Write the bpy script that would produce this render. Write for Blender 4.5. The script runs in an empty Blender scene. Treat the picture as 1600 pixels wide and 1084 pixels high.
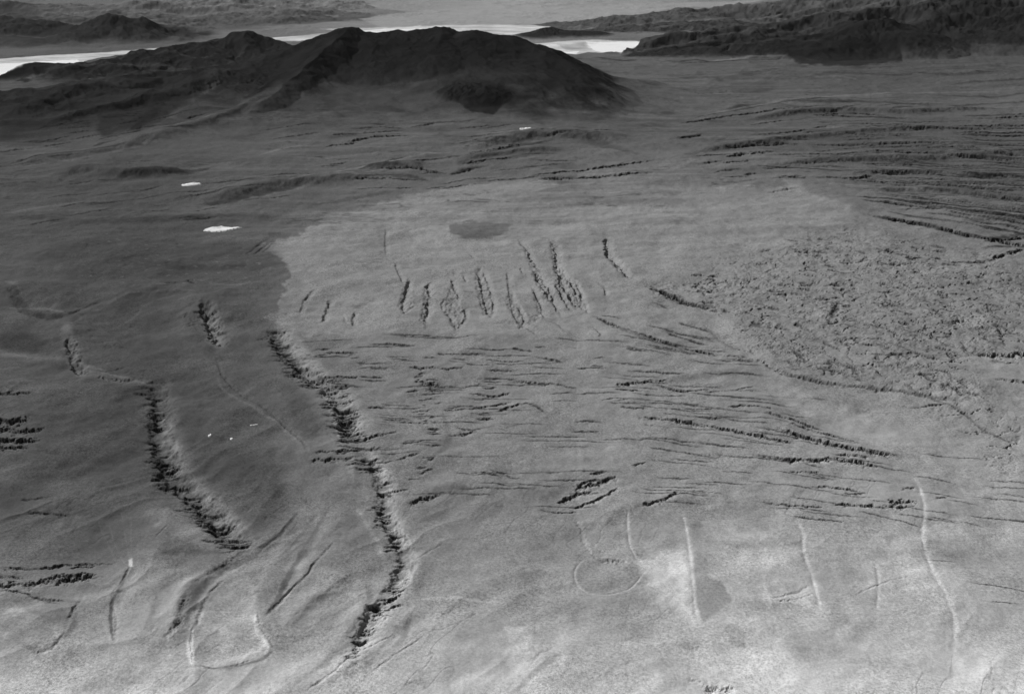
import bpy, math
import numpy as np

# ------------------------------------------------------------------ camera, world, sun, exposure
# one unit is a hundred metres; the aircraft flies three kilometres above the plateau
H, PITCH, F = 30.0, math.radians(22.0), 1715.0
scene = bpy.context.scene
cam_data = bpy.data.cameras.new("camera")
cam = bpy.data.objects.new("camera", cam_data)
scene.collection.objects.link(cam)
cam.location = (0, 0, H)
cam.rotation_euler = (math.pi / 2 - PITCH, 0, 0)
cam_data.sensor_width = 36
cam_data.lens = 36 * F / 1600
cam_data.clip_start = 0.5
cam_data.clip_end = 6000
scene.camera = cam

SUN_DIR = np.array([-0.80, 0.60])          # where the sun stands, seen from above
SUN_EL = math.radians(36)
world = bpy.data.worlds.new("World")
scene.world = world
world.use_nodes = True
nt = world.node_tree
sky = nt.nodes.new("ShaderNodeTexSky")
sky.sky_type = 'NISHITA'
sky.sun_disc = False
sky.sun_elevation = SUN_EL
sky.sun_rotation = math.atan2(SUN_DIR[0], SUN_DIR[1])
sky.altitude = 4000
bw = nt.nodes.new("ShaderNodeRGBToBW")      # the photograph is monochrome
nt.links.new(sky.outputs[0], bw.inputs[0])
nt.links.new(bw.outputs[0], nt.nodes["Background"].inputs["Color"])
nt.nodes["Background"].inputs["Strength"].default_value = 0.06

sun_data = bpy.data.lights.new("sun", 'SUN')
sun_data.energy = 4.2
sun_data.angle = math.radians(0.5)
sun_data.color = (1, 1, 1)
sun = bpy.data.objects.new("sun", sun_data)
scene.collection.objects.link(sun)
d = np.array([SUN_DIR[0] * math.cos(SUN_EL), SUN_DIR[1] * math.cos(SUN_EL), math.sin(SUN_EL)])
from mathutils import Vector
sun.rotation_euler = Vector(d.tolist()).to_track_quat('Z', 'Y').to_euler()
scene.view_settings.view_transform = 'Standard'
scene.view_settings.look = 'None'
scene.view_settings.gamma = 1
scene.view_settings.exposure = 0.0

K_LIT = 0.87        # what a flat white ground gives back under this sun and sky

# ------------------------------------------------------------------ ground map: plan position <-> survey position
ST, CT = math.sin(PITCH), math.cos(PITCH)
def plan(u, v):
    yc = (542 - v) / F
    dy = CT + yc * ST; dz = -ST + yc * CT
    t = H / (-dz)
    return np.array([(u - 800) / F * t, dy * t])
def v_of_Y(Y):
    r = H / Y
    yc = (ST - r * CT) / (r * ST + CT)
    return 542 - yc * F
def t_of_v(v):
    return H / (ST - (542 - v) / F * CT)
def crest(u, v, Y):
    """point of a crest standing at distance Y that is seen at u, v"""
    yc = (542 - v) / F
    t = Y / (CT + yc * ST)
    return ((u - 800) / F * t, Y, H + (-ST + yc * CT) * t)

STEP = 1.25
ys = []
y = 19.0
while y < 760:
    near = STEP * y * y / (H * F) * 0.88 * (1 + (y / H) ** -2)
    s = near if y > 35.5 else max(near, .06)
    if y > 95: s = min(s, 0.21 * y / 95 if y < 215 else .475 + (y - 215) * .004)
    if y > 430: s = 0.0065 * y
    ys.append(y); y += s
YS = np.array(ys)
us = list(np.arange(-30, 1630, STEP))
lo, hi, s = -30.0, 1630.0, STEP
left, right = [], []
while lo > -1500:
    s *= 1.045; lo -= s; hi += s
    left.append(lo); right.append(hi)
US = np.array(left[::-1] + us + right)
VS = v_of_Y(YS)
TS = t_of_v(VS)
NR, NC = len(YS), len(US)
X = ((US[None, :] - 800) / F * TS[:, None])
Y = np.repeat(YS[:, None], NC, 1)
U = np.repeat(US[None, :], NR, 0)
V = np.repeat(VS[:, None], NC, 1)
PX = (np.hypot(YS, H) / F)[:, None] * np.ones((1, NC))       # size of one survey unit on the ground
print("grid", NR, NC, NR * NC)

# ------------------------------------------------------------------ noise
rng = np.random.default_rng(7)
PERM = rng.permutation(256); PERM = np.concatenate([PERM, PERM])
GA = rng.random(256) * 2 * np.pi
GX, GY = np.cos(GA), np.sin(GA)
def pn(x, y):
    xf = np.floor(x); yf = np.floor(y)
    xi = xf.astype(np.int64) & 255; yi = yf.astype(np.int64) & 255
    fx = x - xf; fy = y - yf
    w = fx * fx * fx * (fx * (fx * 6 - 15) + 10); q = fy * fy * fy * (fy * (fy * 6 - 15) + 10)
    a = PERM[xi]; b = PERM[xi + 1]
    h00 = PERM[a + yi]; h01 = PERM[a + yi + 1]; h10 = PERM[b + yi]; h11 = PERM[b + yi + 1]
    n00 = GX[h00] * fx + GY[h00] * fy
    n10 = GX[h10] * (fx - 1) + GY[h10] * fy
    n01 = GX[h01] * fx + GY[h01] * (fy - 1)
    n11 = GX[h11] * (fx - 1) + GY[h11] * (fy - 1)
    return 1.5 * ((n00 + w * (n10 - n00)) * (1 - q) + (n01 + w * (n11 - n01)) * q)
def fbm(x, y, o=4, g=0.5, s=0.0):
    r = 0; a = 1.0; tot = 0
    for i in range(o):
        r = r + a * pn(x + s + 17.3 * i, y - s * 1.7 + 9.1 * i); tot += a
        x = x * 2.03; y = y * 2.03; a *= g
    return r / tot
def ridged(x, y, o=4, g=0.5, s=0.0):
    r = 0; a = 1.0; tot = 0
    for i in range(o):
        r = r + a * (1 - np.abs(pn(x + s + 17.3 * i, y - s * 1.7 + 9.1 * i)) * 1.6); tot += a
        x = x * 2.03; y = y * 2.03; a *= g
    return r / tot
def ss(e0, e1, x):
    t = np.clip((x - e0) / (e1 - e0), 0, 1)
    return t * t * (3 - 2 * t)

Z = np.zeros((NR, NC)); T = np.zeros((NR, NC))
ID = np.zeros((NR, NC), np.int32)          # which object a patch of terrain belongs to

def window(pts, m):
    p = np.array(pts, float)
    u0, u1 = p[:, 0].min() - m, p[:, 0].max() + m
    v0, v1 = p[:, 1].min() - m, p[:, 1].max() + m
    c0, c1 = np.searchsorted(US, u0), np.searchsorted(US, u1)
    r1, r0 = np.searchsorted(-VS, -v0), np.searchsorted(-VS, -v1)   # VS falls with distance
    return slice(max(r0, 0), min(r1 + 1, NR)), slice(max(c0, 0), min(c1 + 1, NC))

def line_dist(x, y, P):
    """distance, side (+ right of travel), position along, z index for a polyline P (n,2 or n,3)"""
    best = np.full(x.shape, 1e9); side = np.zeros(x.shape); tt = np.zeros(x.shape); zz = np.zeros(x.shape)
    seg = np.hypot(np.diff(P[:, 0]), np.diff(P[:, 1])); cum = np.concatenate([[0], np.cumsum(seg)])
    for i in range(len(P) - 1):
        ax, ay = P[i, :2]; bx, by = P[i + 1, :2]
        dx, dy = bx - ax, by - ay; L2 = dx * dx + dy * dy + 1e-12
        t = np.clip(((x - ax) * dx + (y - ay) * dy) / L2, 0, 1)
        qx = x - ax - t * dx; qy = y - ay - t * dy
        dd = np.hypot(qx, qy); m = dd < best
        best = np.where(m, dd, best)
        cr = dy * (x - ax) - dx * (y - ay)
        side = np.where(m, np.sign(cr), side)
        tt = np.where(m, cum[i] + t * seg[i], tt)
        if P.shape[1] > 2: zz = np.where(m, P[i, 2] + t * (P[i + 1, 2] - P[i, 2]), zz)
    return best, side, tt, cum[-1], zz

def smooth_line(pts, n=4):
    p = np.array(pts, float)
    if len(p) < 3: return p
    out = []
    q = np.vstack([2 * p[0] - p[1], p, 2 * p[-1] - p[-2]])
    for i in range(1, len(q) - 2):
        for k in range(n):
            t = k / n
            out.append(0.5 * ((2 * q[i]) + (-q[i - 1] + q[i + 1]) * t + (2 * q[i - 1] - 5 * q[i] + 4 * q[i + 1] - q[i + 2]) * t * t
                              + (-q[i - 1] + 3 * q[i] - 3 * q[i + 1] + q[i + 2]) * t ** 3))
    out.append(q[-2])
    return np.array(out)

def to_plan(pts):
    return np.array([plan(a, b) for a, b in pts])

def poly_mask(pts, soft=4.0, warp=6.0, freq=0.03, seed=0.0):
    """soft inside mask (0..1) of a region of the ground given by its corners; edges roughened"""
    m = soft * 2 + warp * 2 + 4
    w = window(pts, m)
    u = U[w]; v = V[w]
    if warp:
        u = u + warp * fbm(u * freq + seed, v * freq * 2, 3, .55, seed); v = v + warp * .6 * fbm(u * freq - seed, v * freq * 2, 3, .55, seed + 31)
    p = np.array(pts, float)
    ins = np.zeros(u.shape, bool); best = np.full(u.shape, 1e9)
    n = len(p)
    for i in range(n):
        a = p[i]; b = p[(i + 1) % n]
        c = (a[1] > v) != (b[1] > v)
        xi = (b[0] - a[0]) * (v - a[1]) / (b[1] - a[1] + 1e-9) + a[0]
        ins ^= c & (u < xi)
        dx, dy = b - a
        t = np.clip(((u - a[0]) * dx + (v - a[1]) * dy) / (dx * dx + dy * dy + 1e-9), 0, 1)
        best = np.minimum(best, np.hypot(u - a[0] - t * dx, v - a[1] - t * dy))
    sd = np.where(ins, best, -best)
    return w, ss(-soft, soft, sd)

def paint(pts, tone, soft=6, warp=6, freq=0.03, k=1.0, seed=0.0):
    w, m = poly_mask(pts, soft, warp, freq, seed)
    T[w] = T[w] * (1 - m * k) + tone * m * k

# ------------------------------------------------------------------ tone of the plain: rock, plus far haze and bright near edge painted in (by survey rows, then patches)
# grid of tones over the map, smoothly interpolated
gu = np.array([-200, 0, 200, 400, 600, 800, 1000, 1200, 1400, 1600, 1800.])
rows = [
 (-60, [112, 112, 112, 118, 135, 145, 140, 120, 100, 90, 90]),
 (20,  [105, 105, 108, 118, 138, 150, 140, 110, 90, 85, 85]),
 (60,  [100, 100, 98, 110, 125, 125, 105, 92, 80, 80, 80]),
 (110, [92, 92, 82, 78, 70, 74, 92, 88, 82, 84, 84]),
 (160, [82, 82, 72, 78, 88, 92, 96, 92, 90, 96, 96]),
 (220, [86, 86, 86, 92, 96, 92, 94, 90, 84, 86, 86]),
 (280, [82, 82, 78, 88, 96, 100, 108, 104, 90, 84, 84]),
 (340, [80, 80, 78, 92, 112, 118, 122, 120, 108, 92, 90]),
 (400, [82, 80, 72, 84, 122, 124, 124, 122, 118, 112, 108]),
 (480, [90, 86, 80, 92, 124, 126, 124, 118, 116, 116, 112]),
 (560, [94, 90, 82, 88, 118, 122, 122, 118, 118, 124, 120]),
 (640, [96, 90, 82, 86, 118, 122, 124, 122, 126, 132, 128]),
 (720, [100, 94, 84, 88, 118, 124, 128, 130, 134, 140, 134]),
 (800, [104, 98, 92, 98, 120, 122, 130, 138, 142, 146, 142]),
 (880, [112, 108, 112, 122, 128, 132, 142, 152, 156, 150, 148]),
 (960, [132, 132, 138, 146, 144, 150, 154, 162, 166, 164, 160]),
 (1030, [160, 158, 156, 160, 160, 165, 166, 172, 176, 178, 174]),
 (1090, [182, 182, 178, 178, 180, 184, 190, 190, 192, 196, 190]),
 (1300, [190] * 11)]
gv = np.array([r[0] for r in rows], float)
G = np.array([r[1] for r in rows], float)
wu = U + 26 * fbm(U * .006, V * .012, 3, .55, 3.3); wv = V + 14 * fbm(U * .006, V * .012, 3, .55, 8.8)
iu = np.clip(np.interp(wu, gu, np.arange(len(gu))), 0, len(gu) - 1.001)
iv = np.clip(np.interp(wv, gv, np.arange(len(gv))), 0, len(gv) - 1.001)
a0 = iu.astype(int); b0 = iv.astype(int); fu = iu - a0; fv = iv - b0
fu = fu * fu * (3 - 2 * fu)
T[:] = (G[b0, a0] * (1 - fu) + G[b0, a0 + 1] * fu) * (1 - fv) + (G[b0 + 1, a0] * (1 - fu) + G[b0 + 1, a0 + 1] * fu) * fv

# ------------------------------------------------------------------ base relief
NX, NY = X, Y
Z += 0.55 * fbm(NX / 26, NY / 26, 3, .5, 1.0) * ss(19, 60, Y)
Z += 0.36 * fbm(NX / 6.5, NY / 6.5, 4, .5, 2.0)
Z += 0.10 * fbm(NX / 2.4, NY / 2.4, 4, .5, 2.6) * ss(25, 60, Y)
# flowing spurs and shallow troughs, strongest lower left
_q = np.clip(ss(900, 300, U) * ss(560, 820, V) + .35, 0, 1) * ss(400, 620, V)
_a = NX * .80 - NY * .60; _b = NX * .60 + NY * .80
Z += _q * .17 * (1 - np.abs(fbm(_a / 4.2 + .6 * fbm(NX / 7, NY / 7, 2, .5, 41), _b / 11.0, 3, .45, 43)) * 2.2)
del _a, _b, _q
far_k = np.clip(Y / 90, .5, 3)
Z += 0.030 * far_k * fbm(NX / (0.9), NY / (0.9), 4, .62, 5.0)
Z += 0.035 * far_k * fbm(NX / 4.2 + NY / 15, NY / 1.9, 4, .6, 6.0)       # faint strata grain

# ------------------------------------------------------------------ hills
HILL_IDS = {}
def hill(idn, cr, Rn, Rf, p=1.35, tone=None, tk=1.0, rough=.22, spur=6.0, seed=0.0, thr=.35, tm=.0, tn=.12, cap=1.0, det=.0, dsc=(16, 13)):
    """cr: crest points (u, v, distance). Rn / Rf: reach towards and away from the camera"""
    P = np.array([crest(*c) for c in cr])
    R = max(Rn, Rf)
    r0, r1 = np.searchsorted(YS, P[:, 1].min() - R * 1.2), np.searchsorted(YS, P[:, 1].max() + R * 1.2)
    uu = [c[0] for c in cr]
    tmin = max(P[:, 1].min() - R, 30)
    mu = R * 1.25 * F / tmin
    c0, c1 = np.searchsorted(US, min(uu) - mu), np.searchsorted(US, max(uu) + mu)
    w = (slice(r0, r1), slice(c0, c1))
    x, y_ = X[w], Y[w]
    wx = x + R * .10 * fbm(x / (R * .5), y_ / (R * .5), 4, .55, seed + 4); wy = y_ + R * .10 * fbm(x / (R * .5), y_ / (R * .5), 4, .55, seed + 7)
    wx = np.where(wx > P[-1, 0], P[-1, 0] + (wx - P[-1, 0]) * cap, wx)
    dist, side, tt, L, zz = line_dist(wx, wy, P)
    # crest height felt at a point of the flank: blend of the crest, wider the farther down the flank
    cl_ = np.concatenate([[0], np.cumsum(np.hypot(np.diff(P[:, 0]), np.diff(P[:, 1])))])
    sm_ = np.linspace(0, cl_[-1], 26)
    S = np.stack([np.interp(sm_, cl_, P[:, k_]) for k_ in range(3)], 1)
    far_ = np.minimum(ss(R * .04, R * .22, dist), 1)
    sg = .05 * R + .22 * dist
    num = 0; den = 0
    for sx_, sy_, sz_ in S:
        e_ = np.exp(-np.minimum((np.hypot(wx - sx_, wy - sy_) - dist) / sg, 30)); num = num + e_ * sz_; den = den + e_
    zz0 = np.array([P[:, 2].max()])
    zz = zz * (1 - far_) + far_ * num / np.maximum(den, 1e-9)
    near = wy < np.interp(x, np.sort(P[:, 0]), P[np.argsort(P[:, 0]), 1])
    k = ss(-.5, .5, (np.interp(x, np.sort(P[:, 0]), P[np.argsort(P[:, 0]), 1]) - wy) / (R * .25))
    Rl = (Rf + (Rn - Rf) * k) * np.clip(zz / zz0.max(), .12, 1) ** .6
    # ribs and gullies running down the flanks
    ang = tt / spur + 1.1 * fbm(x / (R * .6), y_ / (R * .6), 2, .5, seed)
    rib = ridged(ang, dist / (R * 1.5), 3, .55, seed)
    q = np.clip(dist / Rl, 0, 1)
    h = zz * (1 - q) ** p
    h = h * (1 + rough * (rib - .6) * np.clip(q * 5, 0, 1) * 1.2)
    h = h + .05 * zz * fbm(x / (R * .12), y_ / (R * .12), 4, .6, seed + 2) * (1 - q) * np.clip(q * 6, .15, 1)
    if det: h = h + det * ss(.02, .35, 1 - q) * (ridged(x / dsc[0] + y_ / (dsc[0] * 2.2), y_ / dsc[1], 4, .48, seed + 40) - .62 + .22 * fbm(x / 3.5, y_ / 4.5, 4, .55, seed + 41))
    old = Z[w]
    add = h > 0
    Z[w] = np.where(add, np.maximum(old, 0) * np.clip(q, 0, 1) + h, old) if False else np.maximum(old, h + old * np.clip(q, 0, 1) * .8)
    f = h / (zz.max() + 1e-6)
    m = ss(.02, .22, 1 - q)
    if tone is not None:
        mt = ss(tm, tm + .5, (1 - q) + tn * fbm(x / (R * .2), y_ / (R * .2), 4, .6, seed + 9)) * tk
        T[w] = T[w] * (1 - mt) + tone * mt
    if idn is not None:
        own = (h > old) & ((1 - q) ** p > thr)
        ID[w] = np.where(own, idn, ID[w])

I_GROUND, I_LAKE, I_LAGOON, I_DARK, I_LEFT, I_SMALL, I_RIDGE, I_RIGHT, I_PEAK, I_FAR, I_RAV1, I_RAV2, I_LAVA, I_PLAIN, I_KNOB, I_RFLOW, I_SCARP = range(17)
I_TRACK = 30

# far ranges beyond the lakes, haze painted into their pale tones
hill(I_FAR, [(-500, -60, 460), (-200, -70, 450), (0, -45, 440), (120, -70, 455), (330, -95, 470), (520, -60, 470)], 120, 90, 1.1, 112, .8, .1, 16, 11, .12, det=8, dsc=(80, 50))
hill(I_FAR, [(520, -60, 560), (680, -50, 560), (800, -26, 560), (950, -34, 580), (1150, -46, 560), (1400, -70, 560)], 110, 90, 1.2, 140, .7, .1, 20, 12, .12, det=8, dsc=(90, 60))
hill(I_FAR, [(330, 0, 370), (400, -8, 380), (450, 0, 370), (520, 8, 352), (560, 20, 345), (600, 32, 335)], 44, 40, 1.2, 112, .8, .08, 9, 14, .12, det=2.6, dsc=(30, 17))
hill(I_FAR, [(470, 26, 330), (510, 20, 330), (535, 26, 328), (556, 34, 326)], 26, 26, 1.2, 84, .8, .08, 6, 15, .12, det=2.6, dsc=(30, 17))
hill(I_FAR, [(300, 34, 310), (360, 30, 312), (420, 24, 316), (470, 24, 318), (500, 30, 316), (560, 36, 318)], 26, 24, 1.1, 78, .85, .08, 6, 15.4, .12, det=2.6, dsc=(30, 17))
hill(I_FAR, [(-160, 14, 330), (-60, 4, 330), (40, 6, 325), (110, 12, 325), (200, 22, 325)], 40, 34, 1.2, 66, .85, .08, 6, 16, .12, det=2.6, dsc=(30, 17))
hill(I_FAR, [(200, 40, 296), (250, 34, 298), (300, 36, 298), (350, 40, 298)], 22, 24, 1.1, 86, .8, .08, 6, 17, .12, det=2.6, dsc=(30, 17))
hill(I_FAR, [(-60, 24, 285), (0, 20, 285), (34, 30, 283)], 18, 20, 1.1, 46, .9, .08, 5, 17.5, .12, det=2.6, dsc=(30, 17))
hill(I_PEAK, [(40, 62, 268), (80, 52, 270), (120, 40, 272), (150, 25, 274), (165, 20, 275), (182, 23, 276), (225, 30, 277), (262, 42, 279), (300, 58, 280)], 30, 26, 1.1, 44, .95, .05, 7, 18, .14, det=1.8, dsc=(12, 20))
hill(I_PEAK, [(-60, 56, 262), (0, 58, 262), (50, 62, 260), (90, 72, 258)], 15, 16, 1.1, 60, .8, .25, 4, 19, .14)

hill(I_FAR, [(150, 16, 330), (230, 2, 340), (300, -8, 345), (360, -2, 345), (420, 12, 335)], 40, 34, 1.2, 104, .8, .08, 8, 14.6, .12, det=2.8, dsc=(30, 18))
hill(I_FAR, [(560, 6, 400), (640, -10, 410), (700, -6, 400), (740, 8, 390)], 44, 34, 1.2, 136, .7, .08, 8, 14.8, .12, det=3.0, dsc=(32, 20))

# range on the right behind the plateau
hill(I_RIGHT, [(834, 52, 274), (848, 44, 276), (862, 42, 277), (880, 47, 277), (930, 49, 278)], 8, 8, 1.0, 40, .95, .3, 3, 20.5, .12)
hill(I_RIGHT, [(880, 53, 284), (930, 47, 288), (1000, 40, 292), (1060, 36, 294), (1130, 32, 296)], 18, 14, 1.0, 60, .9, .1, 5, 20.8, .12, det=1.4, dsc=(9, 7))
hill(I_RIGHT, [(860, 42, 300), (900, 37, 304), (960, 29, 310), (1030, 20, 318), (1075, 13, 322), (1130, 13, 322), (1200, 3, 325), (1290, -6, 325), (1420, -12, 320), (1600, -26, 320), (1800, -26, 320)], 50, 30, 1.0, 72, .85, .1, 8, 21, .14, det=2.6, dsc=(24, 12))
hill(I_RIGHT, [(985, 72, 250), (1015, 62, 252), (1055, 54, 255), (1120, 48, 257), (1180, 40, 260), (1250, 26, 264), (1330, 14, 268), (1430, 4, 268), (1530, -12, 268), (1640, -20, 268), (1800, -22, 268)], 34, 30, 1.0, 50, .85, .1, 7, 22, .14, det=2.5, dsc=(19, 9))
hill(I_RIGHT, [(1000, 82, 240), (1090, 74, 242), (1170, 66, 244), (1230, 58, 246), (1290, 52, 246)], 14, 12, 1.1, 34, .85, .1, 3.5, 23, .2, det=.9, dsc=(8, 6))
hill(I_RFLOW, [(1252, 76, 238), (1300, 56, 244), (1345, 34, 248), (1384, 27, 250), (1406, 44, 246)], 17, 14, .9, 34, .9, .1, 5, 24, .1, det=.7, dsc=(9, 9))
hill(I_RFLOW, [(1470, 60, 250), (1505, 44, 254), (1538, 34, 256), (1562, 46, 252)], 14, 14, .95, 40, .9, .1, 5, 25, .1, det=.7, dsc=(9, 9))

# hills on the left
hill(I_SMALL, [(-40, 122, 204), (-5, 112, 207), (25, 102, 210), (55, 97, 212), (85, 99, 212), (112, 109, 210), (140, 117, 208)], 8, 9, 1.0, 28, .95, .12, 3, 26, .1)
hill(I_LEFT, [(135, 100, 214), (200, 84, 220), (250, 76, 224), (300, 68, 228), (335, 59, 231), (362, 50, 232), (385, 50, 232), (415, 59, 231), (450, 70, 229), (490, 78, 225)], 26, 20, 1.1, 40, 1.0, .12, 6, 27, .12, det=1.5, dsc=(10, 12))
hill(I_RIDGE, [(-240, 150, 172), (-60, 146, 174), (20, 142, 176), (100, 130, 180), (180, 118, 185), (260, 112, 190), (330, 108, 195)], 28, 20, 1.2, 48, .9, .05, 6, 28, .14, det=1.2, dsc=(11, 10))

# the dark hill in the middle: a broad shield, its crest and the spurs running down from it
hill(I_DARK, [(300, 134, 186), (380, 106, 194), (470, 84, 202), (560, 74, 206), (700, 70, 206), (760, 74, 203)], 60, 34, 1.5, 66, .8, .0, 6, 29, .16, cap=1.5, tm=.05, det=.5, dsc=(12, 22))
hill(I_DARK, [(380, 106, 194), (430, 88, 198), (470, 70, 202), (505, 54, 205), (530, 45, 206), (545, 42, 206), (556, 44, 206), (568, 50, 206), (600, 50, 207), (640, 46, 207),
              (670, 43, 207), (692, 42, 207), (714, 51, 206), (745, 48, 205), (790, 55, 203), (830, 70, 198), (862, 83, 193), (890, 93, 189)], 34, 26, 1.25, 36, 1.0, .05, 6, 31, .12, cap=2.1, tm=.0, tn=.4, det=.75, dsc=(6, 12))
hill(I_DARK, [(545, 43, 205), (520, 64, 198), (496, 88, 191), (470, 112, 184), (440, 138, 176), (405, 160, 168)], 9, 14, 1.1, None, 1.0, .1, 5, 33, .3, det=.2, dsc=(6, 9))
hill(I_DARK, [(600, 51, 206), (596, 74, 199), (602, 92, 193)], 14, 14, 1.0, 34, .8, .05, 5, 34, .3, det=.5, dsc=(6, 9))
hill(I_DARK, [(690, 43, 206), (684, 66, 199), (672, 84, 193)], 14, 14, 1.0, 30, .8, .05, 5, 35, .3, det=.5, dsc=(6, 9))
hill(I_DARK, [(790, 56, 203), (800, 76, 197), (806, 92, 192)], 14, 14, 1.0, 30, .8, .05, 5, 36, .3, det=.5, dsc=(6, 9))
hill(I_KNOB, [(718, 131, 176), (738, 130, 176), (766, 143, 173)], 5.5, 5, .8, 15, 1.0, .15, 2.5, 30, .1, tn=.05, det=.5, dsc=(3, 3))
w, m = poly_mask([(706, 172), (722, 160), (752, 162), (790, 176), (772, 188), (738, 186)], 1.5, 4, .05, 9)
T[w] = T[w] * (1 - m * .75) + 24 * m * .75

# folds and swells of the plateau: (points, height in survey units, width)
def swell(pts, hgt, wid, tone=None, tk=.6, asym=.45, seed=0.0):
    P3 = smooth_line(pts, 3); w = window(P3, wid * 2.6)
    if w[0].start >= w[0].stop: return
    x, y_ = X[w], Y[w]
    px = PX[w].mean()
    Pp = to_plan(P3)
    wp = px * wid * .35
    xx = x + wp * fbm(x / (px * wid), y_ / (px * wid), 4, .55, seed); yy = y_ + wp * fbm(x / (px * wid), y_ / (px * wid), 4, .55, seed + 5)
    dist, side, tt, L, _ = line_dist(xx, yy, Pp)
    wid = wid * 1.25
    wloc = np.where(side > 0, wid * px * max(asym, .55), wid * px)
    e = np.clip(np.minimum(tt, L - tt) / (.25 * L), 0, 1)
    e = e * e * (3 - 2 * e)
    g = np.exp(-(dist / wloc) ** 2) * e
    Z[w] += hgt * px * g * .8
    if tone: 
        g2 = np.exp(-(dist / (wid * px * .8)) ** 2) * e * tk  # soft shading of the fold painted into the ground tone
        T[w] = T[w] * (1 - g2) + tone * g2

swell([(0, 255), (80, 248), (150, 240), (260, 215), (330, 208)], 9, 30, None, seed=1)
swell([(60, 275), (130, 270), (200, 276), (250, 272), (300, 262)], 12, 28, 70, .5, .4, 2)
swell([(290, 318), (350, 306), (420, 292), (520, 280), (600, 272)], 10, 24, 72, .5, .4, 3)
swell([(720, 236), (780, 222), (850, 212), (930, 214), (1000, 222)], 12, 26, 78, .6, .4, 4)
swell([(560, 262), (620, 258), (670, 262)], 7, 16, 74, .6, .4, 5)
swell([(700, 258), (760, 245), (850, 235), (900, 236)], 7, 16, 76, .6, .4, 6)
swell([(-40, 470), (30, 455), (90, 480), (110, 530), (80, 560), (0, 560)], 9, 30, 78, .4, .5, 7)
swell([(120, 490), (200, 462), (280, 455), (310, 470), (300, 520), (200, 560)], 10, 40, None, seed=8)
swell([(220, 120 + 60), (300, 160), (380, 140)], 12, 30, 60, .5, .35, 9)
swell([(0, 190), (60, 182), (120, 168), (200, 160)], 10, 22, 56, .5, .35, 10)
swell([(60, 200), (140, 188), (210, 178), (250, 165)], 9, 16, 52, .5, .35, 10.5)
swell([(250, 215), (300, 205), (350, 190), (430, 165)], 6, 14, 70, .4, .4, 10.7)
for i, q in enumerate([[(1030, 250), (1120, 232), (1250, 215), (1400, 204), (1600, 200)], [(1180, 262), (1300, 250), (1450, 245), (1640, 238)],
                       [(1130, 195), (1200, 182), (1300, 172), (1420, 175), (1600, 165)], [(1280, 275), (1400, 268), (1500, 272), (1650, 280)],
                       [(1330, 300), (1450, 298), (1550, 308), (1650, 318)]]):
    swell(q, 7, 14, 76, .45, .35, 11 + i)
# folds bottom left
swell([(330, 890), (300, 930), (290, 975), (255, 1010)], 7, 26, 132, .3, .5, 20)
swell([(270, 880), (240, 930), (220, 985), (200, 1010)][::-1], 5, 24, None, .3, .5, 21)
swell([(470, 820), (430, 880), (400, 950), (420, 1010), (360, 1040), (300, 1040), (290, 990)], 5, 18, None, .3, .5, 22)
swell([(470, 1080), (560, 1030), (620, 980), (640, 950)], 6, 20, None, .3, .5, 23)
swell([(430, 985), (500, 930), (560, 890)], 5, 14, None, .3, .5, 24)
swell([(520, 1010), (570, 950), (560, 900)], 4, 12, None, .3, .5, 25)
swell([(170, 960), (190, 915), (215, 880)], 4, 12, None, .3, .5, 26)
swell([(650, 760), (740, 760), (830, 790), (900, 850)], 5, 30, None, .3, .5, 27)
swell([(880, 840), (960, 800), (1060, 780), (1180, 800)], 5, 30, None, .3, .5, 28)

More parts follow.
